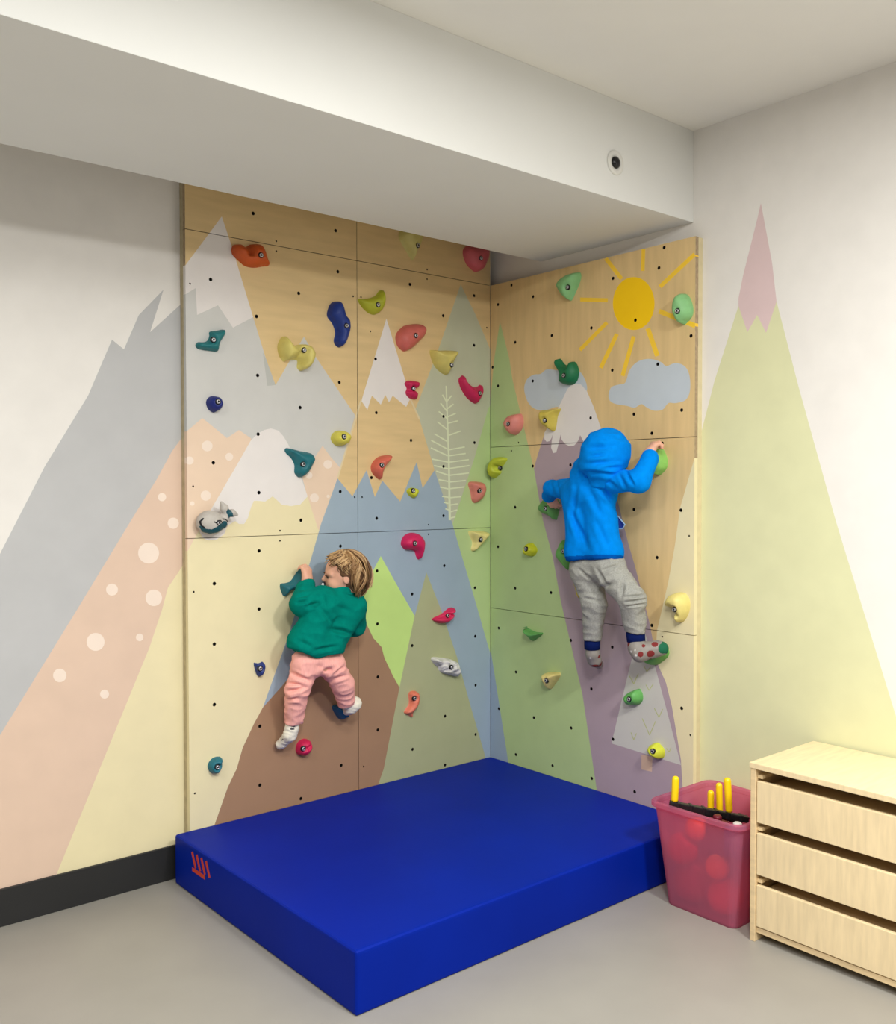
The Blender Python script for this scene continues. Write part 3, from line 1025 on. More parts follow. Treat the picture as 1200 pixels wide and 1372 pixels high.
def relax(V, F, it=2, lam=0.5):
    E = np.concatenate([F[:, [0, 1]], F[:, [1, 2]], F[:, [2, 3]], F[:, [3, 0]]])
    for _ in range(it):
        S = np.zeros_like(V)
        C = np.zeros(len(V))
        for a, b in ((0, 1), (1, 0)):
            np.add.at(S, E[:, a], V[E[:, b]])
            np.add.at(C, E[:, a], 1)
        V = V + lam * (S / C[:, None] - V)
    return V


def normals(V, F):
    n = np.cross(V[F[:, 2]] - V[F[:, 0]], V[F[:, 3]] - V[F[:, 1]])
    N = np.zeros_like(V)
    for i in range(4):
        np.add.at(N, F[:, i], n)
    return N / (np.linalg.norm(N, axis=1)[:, None] + 1e-12)


def creases(V, N, segs, k=1.25):
    for a, b, w, dep in segs:
        a, b = np.array(a), np.array(b)
        v = (a + b) / 2 - CAM                      # outward side of the body, away from the wall
        v /= np.linalg.norm(v)
        ab = b - a
        ab = ab - v * (ab @ v)
        P = V - a
        P = P - (P @ v)[:, None] * v
        t = np.clip((P @ ab) / (ab @ ab), 0, 1)
        d = np.linalg.norm(P - t[:, None] * ab, axis=1)
        face = np.clip(-(N @ v), 0, 1)
        V = V - N * (k * dep * face * (np.exp(-(d / w) ** 2) - 0.35 * np.exp(-((d - 1.9 * w) / w) ** 2)) * (1 - 0.7 * np.abs(2 * t - 1) ** 2))[:, None]
    return V


def folds(V, N, amp, fr, seed, ridged=True):
    out = np.zeros(len(V))
    fx, fy, fz = fr
    for i, p in enumerate(V):
        n = noise.noise(Vector((p[0] * fx + seed, p[1] * fy, p[2] * fz)))
        out[i] = (0.35 - abs(n)) if ridged else n
    return V + N * (amp * out)[:, None]


def sdf_obj(name, fld, org, parent, mats, post=None, mat_fn=None, it=2):
    V, F = fld.mesh()
    V = relax(V, F, it)
    if post:
        V = post(V, normals(V, F))
    idx = None
    if mat_fn:
        idx = mat_fn(V[F].mean(1))
    return from_py(name, V - np.array(org), F, parent, mats, idx=idx)


def hand(fld, W, d, n, s, L, curl=(25, 45, 35), spread=0.12, k=0.004):
    d, n, s = [np.array(x, float) / np.linalg.norm(x) for x in (d, n, s)]
    n = n - d * (n @ d)
    n /= np.linalg.norm(n)
    s = s - d * (s @ d) - n * (s @ n)
    s /= np.linalg.norm(s)
    W = np.array(W)
    r = 0.068 * L
    for i in range(4):
        o = (1.5 - i) * 0.135 * L
        K = W + d * (0.50 - 0.03 * abs(i - 1)) * L + s * o
        fld.cap(W + d * 0.06 * L + s * o * 0.6, K, 0.11 * L, 0.085 * L, 0.02)
        p, ang = K, 0.0
        sc = (0.92, 1.0, 0.94, 0.76)[i]
        dd = d + s * spread * (1.5 - i) * 0.5
        dd /= np.linalg.norm(dd)
        for j, ln in enumerate((0.23, 0.15, 0.11)):
            ang += math.radians(curl[j])
            q = p + (dd * math.cos(ang) + n * math.sin(ang)) * ln * L * sc
            fld.cap(p, q, r * (1.05 - 0.1 * j), r * (0.98 - 0.12 * j), k if j else 0.006)
            p = q
    t0 = W + d * 0.12 * L + s * 0.15 * L
    t1 = t0 + (d * 0.55 + s * 0.75 + n * 0.25) * 0.20 * L
    t2 = t1 + (d * 0.8 + s * 0.15 + n * 0.55) * 0.19 * L
    fld.cap(t0, t1, 0.10 * L, 0.078 * L, 0.012)
    fld.cap(t1, t2, 0.078 * L, 0.062 * L, 0.003)


def fabric(name, rgb, var=0.08, bump=0.35, bscale=500, rough=0.95, sheen=0.0):
    return mat(name, rgb, rough, var=var, scale=40, bump=bump, bscale=bscale, spec=0.05, sheen=sheen)


skin = mat('skin', (226, 172, 146), 0.5, var=0.05, scale=30, spec=0.3)
skin.node_tree.nodes['Principled BSDF'].inputs['Subsurface Weight'].default_value = 0.15
skin.node_tree.nodes['Principled BSDF'].inputs['Subsurface Radius'].default_value = (0.01, 0.004, 0.002)


def head_frame(face, up):
    f = np.array(face, float)
    f /= np.linalg.norm(f)
    u = np.array(up, float)
    u = u - f * (u @ f)
    u /= np.linalg.norm(u)
    return f, np.cross(f, u), u


def build_head(fld, C, f, s, u, k=1.0):
    M = [f, s, u]
    C = np.array(C)
    at = lambda a, b, c: C + (f * a + s * b + u * c) * k
    fld.ell(at(-0.006, 0, 0.012), np.array((0.084, 0.070, 0.080)) * k, M, 0.012)
    fld.ell(at(0.030, 0, -0.032), np.array((0.052, 0.052, 0.050)) * k, M, 0.02)          # cheeks, jaw
    fld.cap(at(0.052, -0.008, -0.066), at(0.052, 0.008, -0.066), 0.016 * k, None, 0.02)      # chin
    for sg in (-1, 1):
        fld.ell(at(0.048, sg * 0.032, -0.030), np.array((0.026, 0.022, 0.024)) * k, M, 0.014)
        fld.ell(at(-0.004, sg * 0.070, -0.008), np.array((0.014, 0.007, 0.021)) * k, M, 0.003)   # ear
        fld.cut_ell(at(0.000, sg * 0.079, -0.007), np.array((0.007, 0.005, 0.012)) * k, M, 0.003)
        fld.cap(at(0.066, sg * 0.018, 0.016), at(0.056, sg * 0.044, 0.014), 0.008 * k, None, 0.012)  # brow
    fld.cap(at(0.076, 0, 0.004), at(0.087, 0, -0.014), 0.006 * k, 0.010 * k, 0.008)                # nose
    for sg in (-1, 1):
        fld.cut_ell(at(0.079, sg * 0.028, 0.000), np.array((0.010, 0.011, 0.006)) * k, M, 0.006)  # eye sockets
        fld.ell(at(0.079, sg * 0.006, -0.018), np.array((0.006, 0.005, 0.004)) * k, M, 0.004)
    fld.cap(at(0.076, -0.012, -0.040), at(0.076, 0.012, -0.040), 0.007 * k, None, 0.006)
    fld.cut_ell(at(0.084, 0, -0.040), np.array((0.005, 0.014, 0.0016)) * k, M, 0.002)            # mouth line
    return at


def eyes(parent, org, at, M, k=1.0):
    wm = mat('eye_white', (236, 232, 228), 0.2)
    im = mat('eye_iris', (50, 40, 34), 0.15)
    lm = mat('eye_lash', (70, 48, 36), 0.6)
    for sg in (-1, 1):
        F = Field(at(0.072, sg * 0.028, 0.0) - 0.02, at(0.072, sg * 0.028, 0.0) + 0.02, 0.0012)
        F.ell(at(0.067, sg * 0.028, -0.001), np.array((0.010, 0.010, 0.0055)) * k, M, 0)
        ic = at(0.076, sg * 0.030, -0.001)
        e = sdf_obj('eye', F, org, parent, [wm, im], mat_fn=lambda c: (np.linalg.norm(c - ic, axis=1) < 0.0095 * k).astype(int))
        v, f = tube([at(0.078, sg * 0.017, 0.003) - org, at(0.081, sg * 0.026, 0.009) - org, at(0.076, sg * 0.036, 0.007) - org, at(0.068, sg * 0.041, 0.002) - org],
                    [0.0015, 0.0028, 0.0028, 0.0015])
        from_py('eyelash', v, f, e, [lm])


# ------------------------------------------------------------------ toddler in green, on the left panels
def girl():
    org = PL(430, 900, 0.15)
    Cc = PL(460, 769, 0.165)
    f, s, u = head_frame((-0.86, 0.46, -0.09), (-0.14, -0.10, 1))
    B = Field(PL(430, 900, 0.15) - (0.42, 0.26, 0.42), PL(430, 900, 0.15) + (0.36, 0.17, 0.60), 0.0024)
    at = build_head(B, Cc, f, s, u, 1.0)
    neck0, neck1 = at(-0.022, 0, -0.05), PL(454, 802, 0.165)
    B.cap(neck0, neck1, 0.038, 0.042, 0.02)
    shL, elL, wrL = PL(426, 800, 0.16), PL(401, 810, 0.15), PL(411, 781, 0.085)
    shR, elR, wrR = PL(476, 812, 0.16), PL(475, 838, 0.11), PL(466, 822, 0.058)
    ch, pv = PL(446, 820, 0.16), PL(427, 886, 0.15)
    B.cap(neck1, ch, 0.040, 0.045, 0.02).cap(ch, pv, 0.045, 0.045, 0.02)
    B.cap(shL, shR, 0.026, None, 0.02)
    B.chain([shL, elL, wrL], [0.030, 0.026, 0.020], 0.015)
    B.chain([shR, elR, wrR], [0.030, 0.026, 0.020], 0.015)
    hpL, knL, anL = PL(408, 893, 0.15), PL(398, 930, 0.135), PL(391, 972, 0.085)
    hpR, knR, anR = PL(447, 893, 0.15), PL(459, 917, 0.135), PL(465, 944, 0.105)
    heL, toL = PL(391, 981, 0.085), PL(377, 996, 0.03)
    heR, toR = PL(476, 942, 0.110), PL(464, 953, 0.045)
    B.chain([hpL, knL, anL], [0.034, 0.031, 0.019], 0.012).chain([hpR, knR, anR], [0.034, 0.031, 0.019], 0.012)
    B.cap(hpL, hpR, 0.036, None, 0.02)
    B.cap(anL, heL, 0.018, 0.017, 0.008).cap(heL, toL, 0.017, 0.012, 0.008).cap(anR, heR, 0.018, 0.017, 0.008).cap(heR, toR, 0.017, 0.013, 0.008)
    hand(B, PL(412, 779, 0.083), (0.06, 0.24, 1.0), (-0.35, 0.92, -0.25), (1, 0.25, 0), 0.104, (30, 55, 38))
    hand(B, wrR, (-0.1, 0.15, 1.0), (0, 1, 0), (-1, 0, 0), 0.095, (8, 10, 8))
    person = sdf_obj('person', B, org, None, [skin])
    person.location = org
    tag(person, 'toddler with blonde hair, green sweater and pink trousers clinging to the left panels', 'person')
    eyes(person, org, at, [f, s, u])
    # pacifier
    pm = mat('pacifier_dark', (30, 34, 46), 0.4)
    F = Field(at(0.085, 0, -0.04) - 0.03, at(0.085, 0, -0.04) + 0.03, 0.0014)
    F.ell(at(0.086, 0, -0.040), (0.0045, 0.021, 0.015), [f, s, u], 0.003)
    pac = sdf_obj('pacifier', F, org, person, [pm])
    v, g = lathe([(0.010, 0.0), (0.010, 0.007), (0.006, 0.011)], at(0.088, 0, -0.040) - org, f, 18)
    from_py('pacifier_knob', v, g, pac, [mat('pacifier_white', (238, 238, 236), 0.3)])
    # sweater
    S = Field(org - (0.42, 0.26, 0.10), org + (0.36, 0.16, 0.50), 0.0034)
    S.cap(PL(438, 806, 0.165), PL(470, 812, 0.165), 0.062, 0.058, 0.03)
    S.cap(PL(432, 815, 0.165), PL(409, 862, 0.165), 0.068, 0.070, 0.03)
    S.cap(PL(464, 820, 0.165), PL(440, 864, 0.165), 0.070, 0.062, 0.03)
    S.cap(PL(420, 862, 0.17), PL(438, 868, 0.17), 0.062, None, 0.03)
    S.cap(PL(409, 862, 0.15), PL(440, 866, 0.15), 0.072, 0.06, 0.03)
    S.chain([PL(430, 801, 0.16), elL + (0.01, 0, 0), PL(410, 784, 0.09)], [0.050, 0.047, 0.036], 0.018)
    S.chain([PL(473, 812, 0.165), elR, wrR + np.array((0, 0, -0.01))], [0.056, 0.045, 0.034], 0.02)
    S.cap(PL(456, 793, 0.165), PL(454, 800, 0.165), 0.048, 0.05, 0.02)
    hl, hm, hr = PL(384, 868, 0.16), PL(424, 885, 0.16), PL(459, 882, 0.16)
    S.cut_half(PL(424, 881.5, 0.22), (0.05, -0.12, -1))
    S.cut_half(PL(390, 868, 0.16), (-0.5, 0, -1))
    S.cut_local(PL(410, 778.5, 0.088), (0.0, 0.35, 1.0), 0.055)
    gm = fabric('green_fleece', (0, 122, 108), 0.10, 0.5, 420)
    sw = sdf_obj('sweater', S, org, person, [gm],
                 post=lambda V, N: folds(creases(V, N, [
                     (PL(430, 815, 0.23), PL(446, 838, 0.235), 0.010, 0.009), (PL(412, 812, 0.22), PL(428, 808, 0.22), 0.009, 0.012),
                     (PL(443, 843, 0.23), PL(462, 846, 0.22), 0.010, 0.012), (PL(458, 846, 0.22), PL(476, 852, 0.19), 0.010, 0.014),
                     (PL(420, 872, 0.23), PL(452, 866, 0.22), 0.008, 0.010), (PL(398, 858, 0.2), PL(420, 868, 0.23), 0.010, 0.007),
                     (PL(399, 800, 0.19), PL(412, 797, 0.17), 0.006, 0.007), (PL(400, 791, 0.16), PL(412, 789, 0.14), 0.006, 0.007),
                     (PL(398, 808, 0.20), PL(414, 805, 0.19), 0.006, 0.007), (PL(432, 796, 0.21), PL(437, 815, 0.22), 0.008, 0.006),
                     (PL(450, 812, 0.24), PL(476, 822, 0.22), 0.012, 0.006)]), N, 0.012, (10, 10, 16), 3.3))
    # neckline band
    npts = []
    for k in range(21):
        a = 2 * math.pi * k / 20
        q = PL(457, 792, 0.165) + 0.050 * (math.cos(a) * np.array((0.8, -0.6, -0.22)) + math.sin(a) * np.array((0.6, 0.8, 0.0)))
        npts.append(Vector(q - org))
    v, g = tube(npts, [0.0065] * 21, 8)
    from_py('neckband', v, g, sw, [gm])
    # trousers
    T = Field(org - (0.30, 0.2, 0.36), org + (0.28, 0.15, 0.12), 0.0034)
    T.cap(PL(409, 887, 0.15), PL(443, 889, 0.15), 0.060, 0.056, 0.03)
    T.chain([PL(409, 893, 0.15), PL(398, 925, 0.135), PL(393, 968, 0.085)], [0.058, 0.048, 0.040], 0.02)
    T.chain([PL(444, 892, 0.15), PL(459, 916, 0.135), PL(464, 942, 0.105)], [0.056, 0.048, 0.038], 0.02)
    T.cut_local(PL(393, 968.5, 0.085), (-0.03, 0.1, -1), 0.075)
    T.cut_local(PL(466, 944, 0.105), (0.25, 0.1, -1), 0.06)
    pinkf = mat('pink_corduroy', (255, 180, 170), 0.95, var=0.10, scale=60, bump=0.5, bscale=240, spec=0.05, stretch=(3, 3, 0.5))
    sdf_obj('trousers', T, org, person, [pinkf],
            post=lambda V, N: folds(creases(V, N, [
                (PL(384, 915, 0.16), PL(410, 920, 0.19), 0.007, 0.009), (PL(384, 927, 0.16), PL(408, 922, 0.18), 0.007, 0.012),
                (PL(385, 900, 0.16), PL(414, 912, 0.2), 0.008, 0.010), (PL(384, 938, 0.14), PL(400, 936, 0.17), 0.006, 0.010),
                (PL(432, 904, 0.2), PL(445, 896, 0.21), 0.010, 0.016), (PL(440, 914, 0.19), PL(466, 904, 0.19), 0.007, 0.010),
                (PL(420, 893, 0.21), PL(440, 898, 0.21), 0.012, 0.008), (PL(445, 905, 0.2), PL(462, 893, 0.2), 0.006, 0.008)]), N, 0.010, (16, 16, 26), 8.1))
    # socks
    so = mat('sock_white', (232, 226, 210), 0.9, var=0.05, scale=60, bump=0.4, bscale=400, spec=0.1)
    sg_ = mat('sock_print', (86, 84, 84), 0.9)

    def sock(F, spots, nm='sock'):
        def mf(c):
            r = np.zeros(len(c), int)
            for p, q, w in spots:
                p, q = np.array(p), np.array(q)
                ab = q - p
                t_ = np.clip(((c - p) @ ab) / (ab @ ab), 0, 1)
                r[np.linalg.norm(c - p - t_[:, None] * ab, axis=1) < w] = 1
            return r
        return sdf_obj(nm, F, org, person, [so, sg_], mat_fn=mf,
                       post=lambda V, N: folds(V, N, 0.005, (30, 30, 60), 1.0))
    F = Field(toL - 0.12, anL + 0.12, 0.0026)
    F.chain([PL(392, 962, 0.088), PL(391, 976, 0.085), PL(388, 985, 0.08), PL(377, 997, 0.032)], [0.026, 0.028, 0.027, 0.019], 0.012)
    F.cap(PL(379, 995, 0.04), PL(374, 998, 0.028), 0.018, 0.016, 0.01)
    sock(F, [(PL(388, 977, 0.112), PL(396, 976, 0.110), 0.005), (PL(390, 972, 0.112), PL(395, 974, 0.112), 0.004), (PL(382, 979, 0.10), PL(386, 981, 0.11), 0.004),
             (PL(377, 992, 0.06), PL(381, 989, 0.08), 0.0025)])
    F = Field(toR - 0.12, heR + 0.12, 0.0026)
    F.chain([PL(465, 942, 0.105), PL(474, 944, 0.108), PL(465, 952, 0.05)], [0.027, 0.029, 0.022], 0.012)
    F.cap(PL(476, 941, 0.105), PL(469, 950, 0.10), 0.026, 0.025, 0.012)
    sock(F, [(PL(467, 948, 0.135), PL(470, 953, 0.13), 0.004), (PL(473, 948, 0.14), PL(475, 952, 0.14), 0.003), (PL(474, 940, 0.14), PL(477, 941, 0.14), 0.003)])
    # hair: a soft cap with loose wavy strands over it
    h1 = mat('hair_blonde', (156, 118, 76), 0.45, var=0.16, scale=60, spec=0.5)
    h2 = mat('hair_light', (204, 168, 120), 0.42, var=0.1, scale=60, spec=0.5)
    h3 = mat('hair_dark', (104, 72, 46), 0.5, var=0.12, scale=60, spec=0.4)
    Hf = Field(Cc - 0.16, Cc + 0.16, 0.003)
    M = [f, s, u]
    Hf.ell(at(-0.012, 0, 0.015), (0.085, 0.073, 0.080), M, 0.01)
    Hf.ell(at(-0.052, 0, -0.035), (0.044, 0.058, 0.050), M, 0.02)
    Hf.cut_ell(at(0.088, 0, -0.022), (0.086, 0.12, 0.078), M, 0.010)
    Hf.cut_ell(at(0.012, 0.078, -0.030), (0.030, 0.026, 0.040), M, 0.010)
    Hf.cut_ell(at(0.012, -0.078, -0.030), (0.030, 0.026, 0.040), M, 0.010)
    hair = sdf_obj('hair', Hf, org, person, [h3], post=lambda V, N: folds(V, N, 0.016, (26, 26, 14), 6.0))  # shell coloured darker to paint in the shade between strands
    rnd = random.Random(3)
    groups = [[], [], []]
    locks = [(rnd.uniform(-math.pi, math.pi), rnd.uniform(0, 6.3), rnd.uniform(5, 10), rnd.uniform(0.010, 0.026)) for _ in range(64)]
    for q in range(560):
        li = rnd.randrange(len(locks))
        az0, ph, fr, am = locks[li]
        az = az0 + rnd.gauss(0, 0.055)                       # 0 = face direction
        az = (az + math.pi) % (2 * math.pi) - math.pi
        face = abs(az) < 1.15
        side = abs(az) < 1.75
        ln = rnd.uniform(0.28, 0.40) if face else (rnd.uniform(0.46, 0.62) if side else rnd.uniform(0.88, 1.22))
        ph += rnd.gauss(0, 0.25)
        lift = rnd.uniform(-0.002, 0.008)
        pts, rr = [], []
        n = 18
        el0 = rnd.uniform(0.02, 0.35)
        for i in range(n):
            tt = i / (n - 1)
            el = el0 + (2.15 * ln) * tt                     # angle from the crown
            rad = 1.0 + lift / 0.09 + 0.04 * max(0, el - 1.5)
            az2 = az + 0.45 * tt * (1 if az > 0 else -1) * (0.6 if side else 0.1) + 0.12 * tt * math.sin(ph)
            p = at(-0.014, 0, 0.016) + (f * math.cos(az2) * math.sin(el) * 0.090 + s * math.sin(az2) * math.sin(el) * 0.078 + u * (math.cos(el) * 0.084)) * rad
            if el > 1.6:
                p = p - u * 0.035 * (el - 1.6) - f * 0.010 * (el - 1.6)
            tang = -f * math.sin(az2) + s * math.cos(az2)
            out_ = f * math.cos(az2) + s * math.sin(az2)
            p = p + tang * am * (0.15 + tt) * math.sin(fr * tt + ph) + out_ * am * 1.1 * tt * (0.35 + 0.65 * math.cos(fr * tt + ph))
            pts.append(p - org)
            rr.append(0.0025 * (1 - 0.7 * tt) + 0.0005)
        groups[[0, 1, 0, 1, 2][(li + (rnd.random() < 0.2)) % 5]].append(tube(pts, rr, 5))
    for gi, m in enumerate((h1, h2, h3)):
        v, g = merge(groups[gi])
        from_py('hair_strands', v, g, hair, [m])
    return person


# ------------------------------------------------------------------ boy in blue, on the right panels
def boy():
    org = PR(800, 760, 0.15)
    Cc = PR(812, 608, 0.19)
    f, s, u = head_frame((0.93, -0.36, -0.06), (0.02, 0, 1))
    B = Field(org - (0.30, 0.46, 0.50), org + (0.17, 0.42, 0.62), 0.0026)
    at = build_head(B, Cc, f, s, u, 0.98)
    neck = PR(798, 642, 0.175)
    B.cap(at(-0.02, 0, -0.05), neck, 0.042, 0.046, 0.02)
    shL, elL, wrL = PR(766, 655, 0.17), PR(738, 652, 0.13), PR(735, 665, 0.075)
    shR, elR, wrR = PR(822, 645, 0.18), PR(856, 645, 0.19), PR(870, 608, 0.11)
    ch, pv = PR(790, 670, 0.17), PR(800, 762, 0.16)
    B.cap(neck, ch, 0.042, 0.05, 0.02).cap(ch, pv, 0.05, 0.05, 0.02).cap(shL, shR, 0.028, None, 0.02)
    B.chain([shL, elL, wrL], [0.034, 0.030, 0.022], 0.015).chain([shR, elR, wrR], [0.034, 0.030, 0.022], 0.015)
    hpL, knL, anL = PR(787, 770, 0.16), PR(795, 812, 0.15), PR(793, 860, 0.12)
    hpR, knR, anR = PR(820, 770, 0.16), PR(846, 806, 0.14), PR(851, 858, 0.11)
    B.chain([hpL, knL, anL], [0.040, 0.036, 0.026], 0.012).chain([hpR, knR, anR], [0.040, 0.036, 0.026], 0.012)
    B.cap(PR(787, 764, 0.16), PR(818, 760, 0.16), 0.040, None, 0.015)
    heL, toL = PR(794, 882, 0.115), PR(801, 888, 0.04)
    heR, toR = PR(853, 874, 0.125), PR(887, 869, 0.05)
    B.chain([anL, heL, toL], [0.022, 0.019, 0.013], 0.008).chain([anR, heR, toR], [0.026, 0.024, 0.018], 0.012)
    hand(B, PR(867, 610, 0.112), (0.36, -0.22, 0.66), (0.80, -0.50, -0.40), (-0.35, 0.75, 0.2), 0.112, (38, 62, 44))
    hand(B, PR(735, 662, 0.075), (0.30, -0.22, -0.8), (0.85, 0.25, 0.2), (-0.1, -0.9, 0.3), 0.094, (15, 30, 25))
    person = sdf_obj('person', B, org, None, [skin])
    person.location = org
    tag(person, 'boy in a blue hooded jacket and grey trousers climbing the right panels', 'person')
    eyes(person, org, at, [f, s, u], 0.98)
    F = Field(Cc - 0.13, Cc + 0.13, 0.004)
    M = [f, s, u]
    F.ell(at(-0.012, 0, 0.016), (0.087, 0.073, 0.082), M, 0.01)
    F.cut_ell(at(0.085, 0, -0.03), (0.07, 0.11, 0.085), M, 0.01)
    sdf_obj('hair', F, org, person, [mat('hair_brown', (120, 86, 56), 0.5, var=0.15, scale=60)])
    # jacket
    J = Field(org - (0.30, 0.44, 0.03), org + (0.15, 0.42, 0.62), 0.0036)
    J.cap(PR(776, 660, 0.17), PR(806, 656, 0.17), 0.070, 0.070, 0.03)
    J.cap(PR(775, 668, 0.17), PR(782, 742, 0.165), 0.073, 0.076, 0.03)
    J.cap(PR(800, 668, 0.17), PR(811, 738, 0.165), 0.070, 0.072, 0.03)
    J.cap(PR(782, 740, 0.16), PR(811, 738, 0.16), 0.077, 0.073, 0.03)
    J.chain([PR(768, 655, 0.17), PR(740, 655, 0.13), PR(735, 664, 0.080)], [0.046, 0.040, 0.031], 0.02)
    J.chain([PR(816, 645, 0.185), PR(856, 645, 0.19), PR(870, 614, 0.118)], [0.050, 0.043, 0.036], 0.02)
    J.cap(PR(788, 634, 0.18), PR(786, 652, 0.175), 0.066, 0.08, 0.03)
    J.cut_half(PR(800, 748, 0.245), (-0.12, -0.10, -1))
    bm_ = fabric('blue_fleece', (0, 132, 230), 0.08, 0.4, 420)
    hemm = fabric('navy_hem', (0, 84, 176), 0.08, 0.4, 420)
    hp0, hn0 = PR(800, 748, 0.245), np.array((-0.12, -0.10, -1)) / np.linalg.norm((-0.12, -0.10, -1))
    jk = sdf_obj('hooded_jacket', J, org, person, [bm_, hemm], mat_fn=lambda c: (((c - hp0) @ hn0) > -0.016).astype(int),
                 post=lambda V, N: folds(creases(V, N, [
                     (PR(772, 650, 0.25), PR(768, 690, 0.25), 0.010, 0.009), (PR(768, 690, 0.25), PR(790, 738, 0.25), 0.012, 0.010),
                     (PR(785, 650, 0.26), PR(806, 690, 0.25), 0.014, 0.008), (PR(764, 680, 0.23), PR(778, 730, 0.25), 0.010, 0.008),
                     (PR(806, 655, 0.25), PR(820, 672, 0.22), 0.010, 0.016), (PR(808, 640, 0.25), PR(828, 655, 0.24), 0.008, 0.009),
                     (PR(838, 630, 0.23), PR(848, 650, 0.235), 0.006, 0.010), (PR(830, 636, 0.24), PR(840, 656, 0.235), 0.006, 0.008),
                     (PR(745, 642, 0.17), PR(750, 664, 0.17), 0.006, 0.007), (PR(738, 645, 0.15), PR(742, 668, 0.14), 0.005, 0.005),
                     (PR(785, 636, 0.26), PR(806, 642, 0.26), 0.008, 0.012), (PR(800, 700, 0.25), PR(815, 735, 0.25), 0.012, 0.006)]), N, 0.012, (9, 9, 7), 5.7))
    v, g = [], []
    Hd = Field(Cc - 0.17, Cc + 0.17, 0.0036)
    Hd.ell(at(0.000, 0, 0.004), (0.112, 0.096, 0.106), M, 0.01)
    Hd.ell(at(-0.030, 0, -0.050), (0.082, 0.096, 0.064), M, 0.03)
    Hd.cap(PR(785, 624, 0.20), PR(776, 646, 0.18), 0.052, 0.055, 0.03)
    Hd.cap(PR(815, 632, 0.21), PR(806, 646, 0.20), 0.050, 0.050, 0.03)
    Hd.cut_ell(at(0.010, 0, 0.004), (0.094, 0.083, 0.092), M, 0.004)
    Hd.cut_ell(at(0.118, 0, -0.010), (0.046, 0.082, 0.082), M, 0.006)
    Hd.cut_half(at(-0.03, 0, -0.150), -u)
    hood = sdf_obj('hood', Hd, org, jk, [bm_],
                   post=lambda V, N: folds(creases(V, N, [
                       (PR(788, 600, 0.29), PR(822, 598, 0.29), 0.010, 0.007), (PR(782, 622, 0.27), PR(830, 618, 0.28), 0.010, 0.009),
                       (PR(778, 633, 0.25), PR(822, 636, 0.26), 0.009, 0.012), (PR(790, 612, 0.28), PR(808, 609, 0.29), 0.008, 0.006),
                       (PR(806, 628, 0.28), PR(836, 626, 0.25), 0.008, 0.007)]), N, 0.010, (12, 12, 22), 2.2))
    # open front corner of the jacket with pale piping
    nv = mat('jacket_lining', (14, 44, 130), 0.8)
    pp = mat('jacket_piping', (150, 184, 214), 0.7)
    A = [PR(822, 690, 0.10), PR(828, 692, 0.09), PR(837, 703, 0.085), PR(834, 708, 0.085), PR(823, 709, 0.10), PR(815, 700, 0.11)]
    th = np.array((0.008, 0.006, 0))
    v = [a - org for a in A] + [a - org + th for a in A]
    n = len(A)
    fcs = [tuple(range(n)), tuple(range(2 * n - 1, n - 1, -1))] + [(i, n + i, n + (i + 1) % n, (i + 1) % n) for i in range(n)]
    flp = from_py('jacket_flap', v, fcs, jk, [nv], smooth=False)
    v, g = tube([A[i] - org for i in (0, 1, 2, 3, 4)], [0.0028] * 5, 8)
    from_py('piping', v, g, flp, [pp])
    # trousers
    T = Field(org - (0.30, 0.34, 0.44), org + (0.15, 0.30, 0.10), 0.0036)
    T.cap(PR(784, 762, 0.16), PR(815, 757, 0.16), 0.070, 0.070, 0.03)
    T.chain([PR(786, 768, 0.16), PR(796, 808, 0.15), PR(793, 858, 0.12)], [0.068, 0.053, 0.038], 0.02)
    T.chain([PR(817, 766, 0.16), PR(847, 804, 0.15), PR(851, 846, 0.115)], [0.070, 0.055, 0.045], 0.02)
    T.cut_local(PR(793, 857, 0.12), (0, 0, -1), 0.09)
    T.cut_local(PR(851, 847, 0.115), (0, 0.05, -1), 0.085)
    gf = mat('grey_jersey', (158, 158, 152), 0.92, var=0.16, scale=160, bump=0.3, bscale=300, spec=0.1)
    tr = sdf_obj('trousers', T, org, person, [gf],
                 post=lambda V, N: folds(creases(V, N, [
                     (PR(838, 800, 0.2), PR(866, 797, 0.19), 0.005, 0.010), (PR(838, 807, 0.2), PR(866, 803, 0.19), 0.005, 0.011),
                     (PR(840, 812, 0.2), PR(864, 809, 0.18), 0.004, 0.007), (PR(775, 763, 0.22), PR(792, 776, 0.23), 0.006, 0.008),
                     (PR(800, 763, 0.23), PR(813, 786, 0.22), 0.007, 0.010), (PR(805, 765, 0.23), PR(834, 755, 0.22), 0.006, 0.007),
                     (PR(835, 780, 0.22), PR(832, 800, 0.2), 0.008, 0.010), (PR(778, 800, 0.2), PR(806, 806, 0.2), 0.007, 0.006),
                     (PR(806, 790, 0.2), PR(822, 780, 0.2), 0.010, 0.012)]), N, 0.010, (16, 16, 26), 4.4))
    cuffm = fabric('navy_rib', (16, 30, 84), 0.06, 0.4, 300)
    for a, b, r0 in ((PR(793, 857, 0.12), PR(793, 870, 0.118), 0.0345), (PR(851, 847, 0.115), PR(852, 860, 0.112), 0.039)):
        ax = (b - a) / np.linalg.norm(b - a)
        L_ = np.linalg.norm(b - a)
        v, g = lathe([(r0 * 0.9, -0.004), (r0 * 1.02, 0.0), (r0 * 1.03, L_ * 0.5), (r0, L_ * 0.95), (r0 * 0.85, L_)], a - org, ax, 32)
        from_py('cuff', v, g, tr, [cuffm])['label'] = 'navy ribbed cuff'
    # socks
    sk = mat('sock_grey', (138, 132, 126), 0.55, var=0.08, scale=60, bump=0.2, bscale=300, spec=0.5)
    rd = mat('sock_red', (120, 34, 34), 0.8)
    gt = mat('sock_green', (12, 96, 66), 0.8)
    gl = mat('sock_grip', (216, 214, 210), 0.12, spec=0.8, coat=1.0)

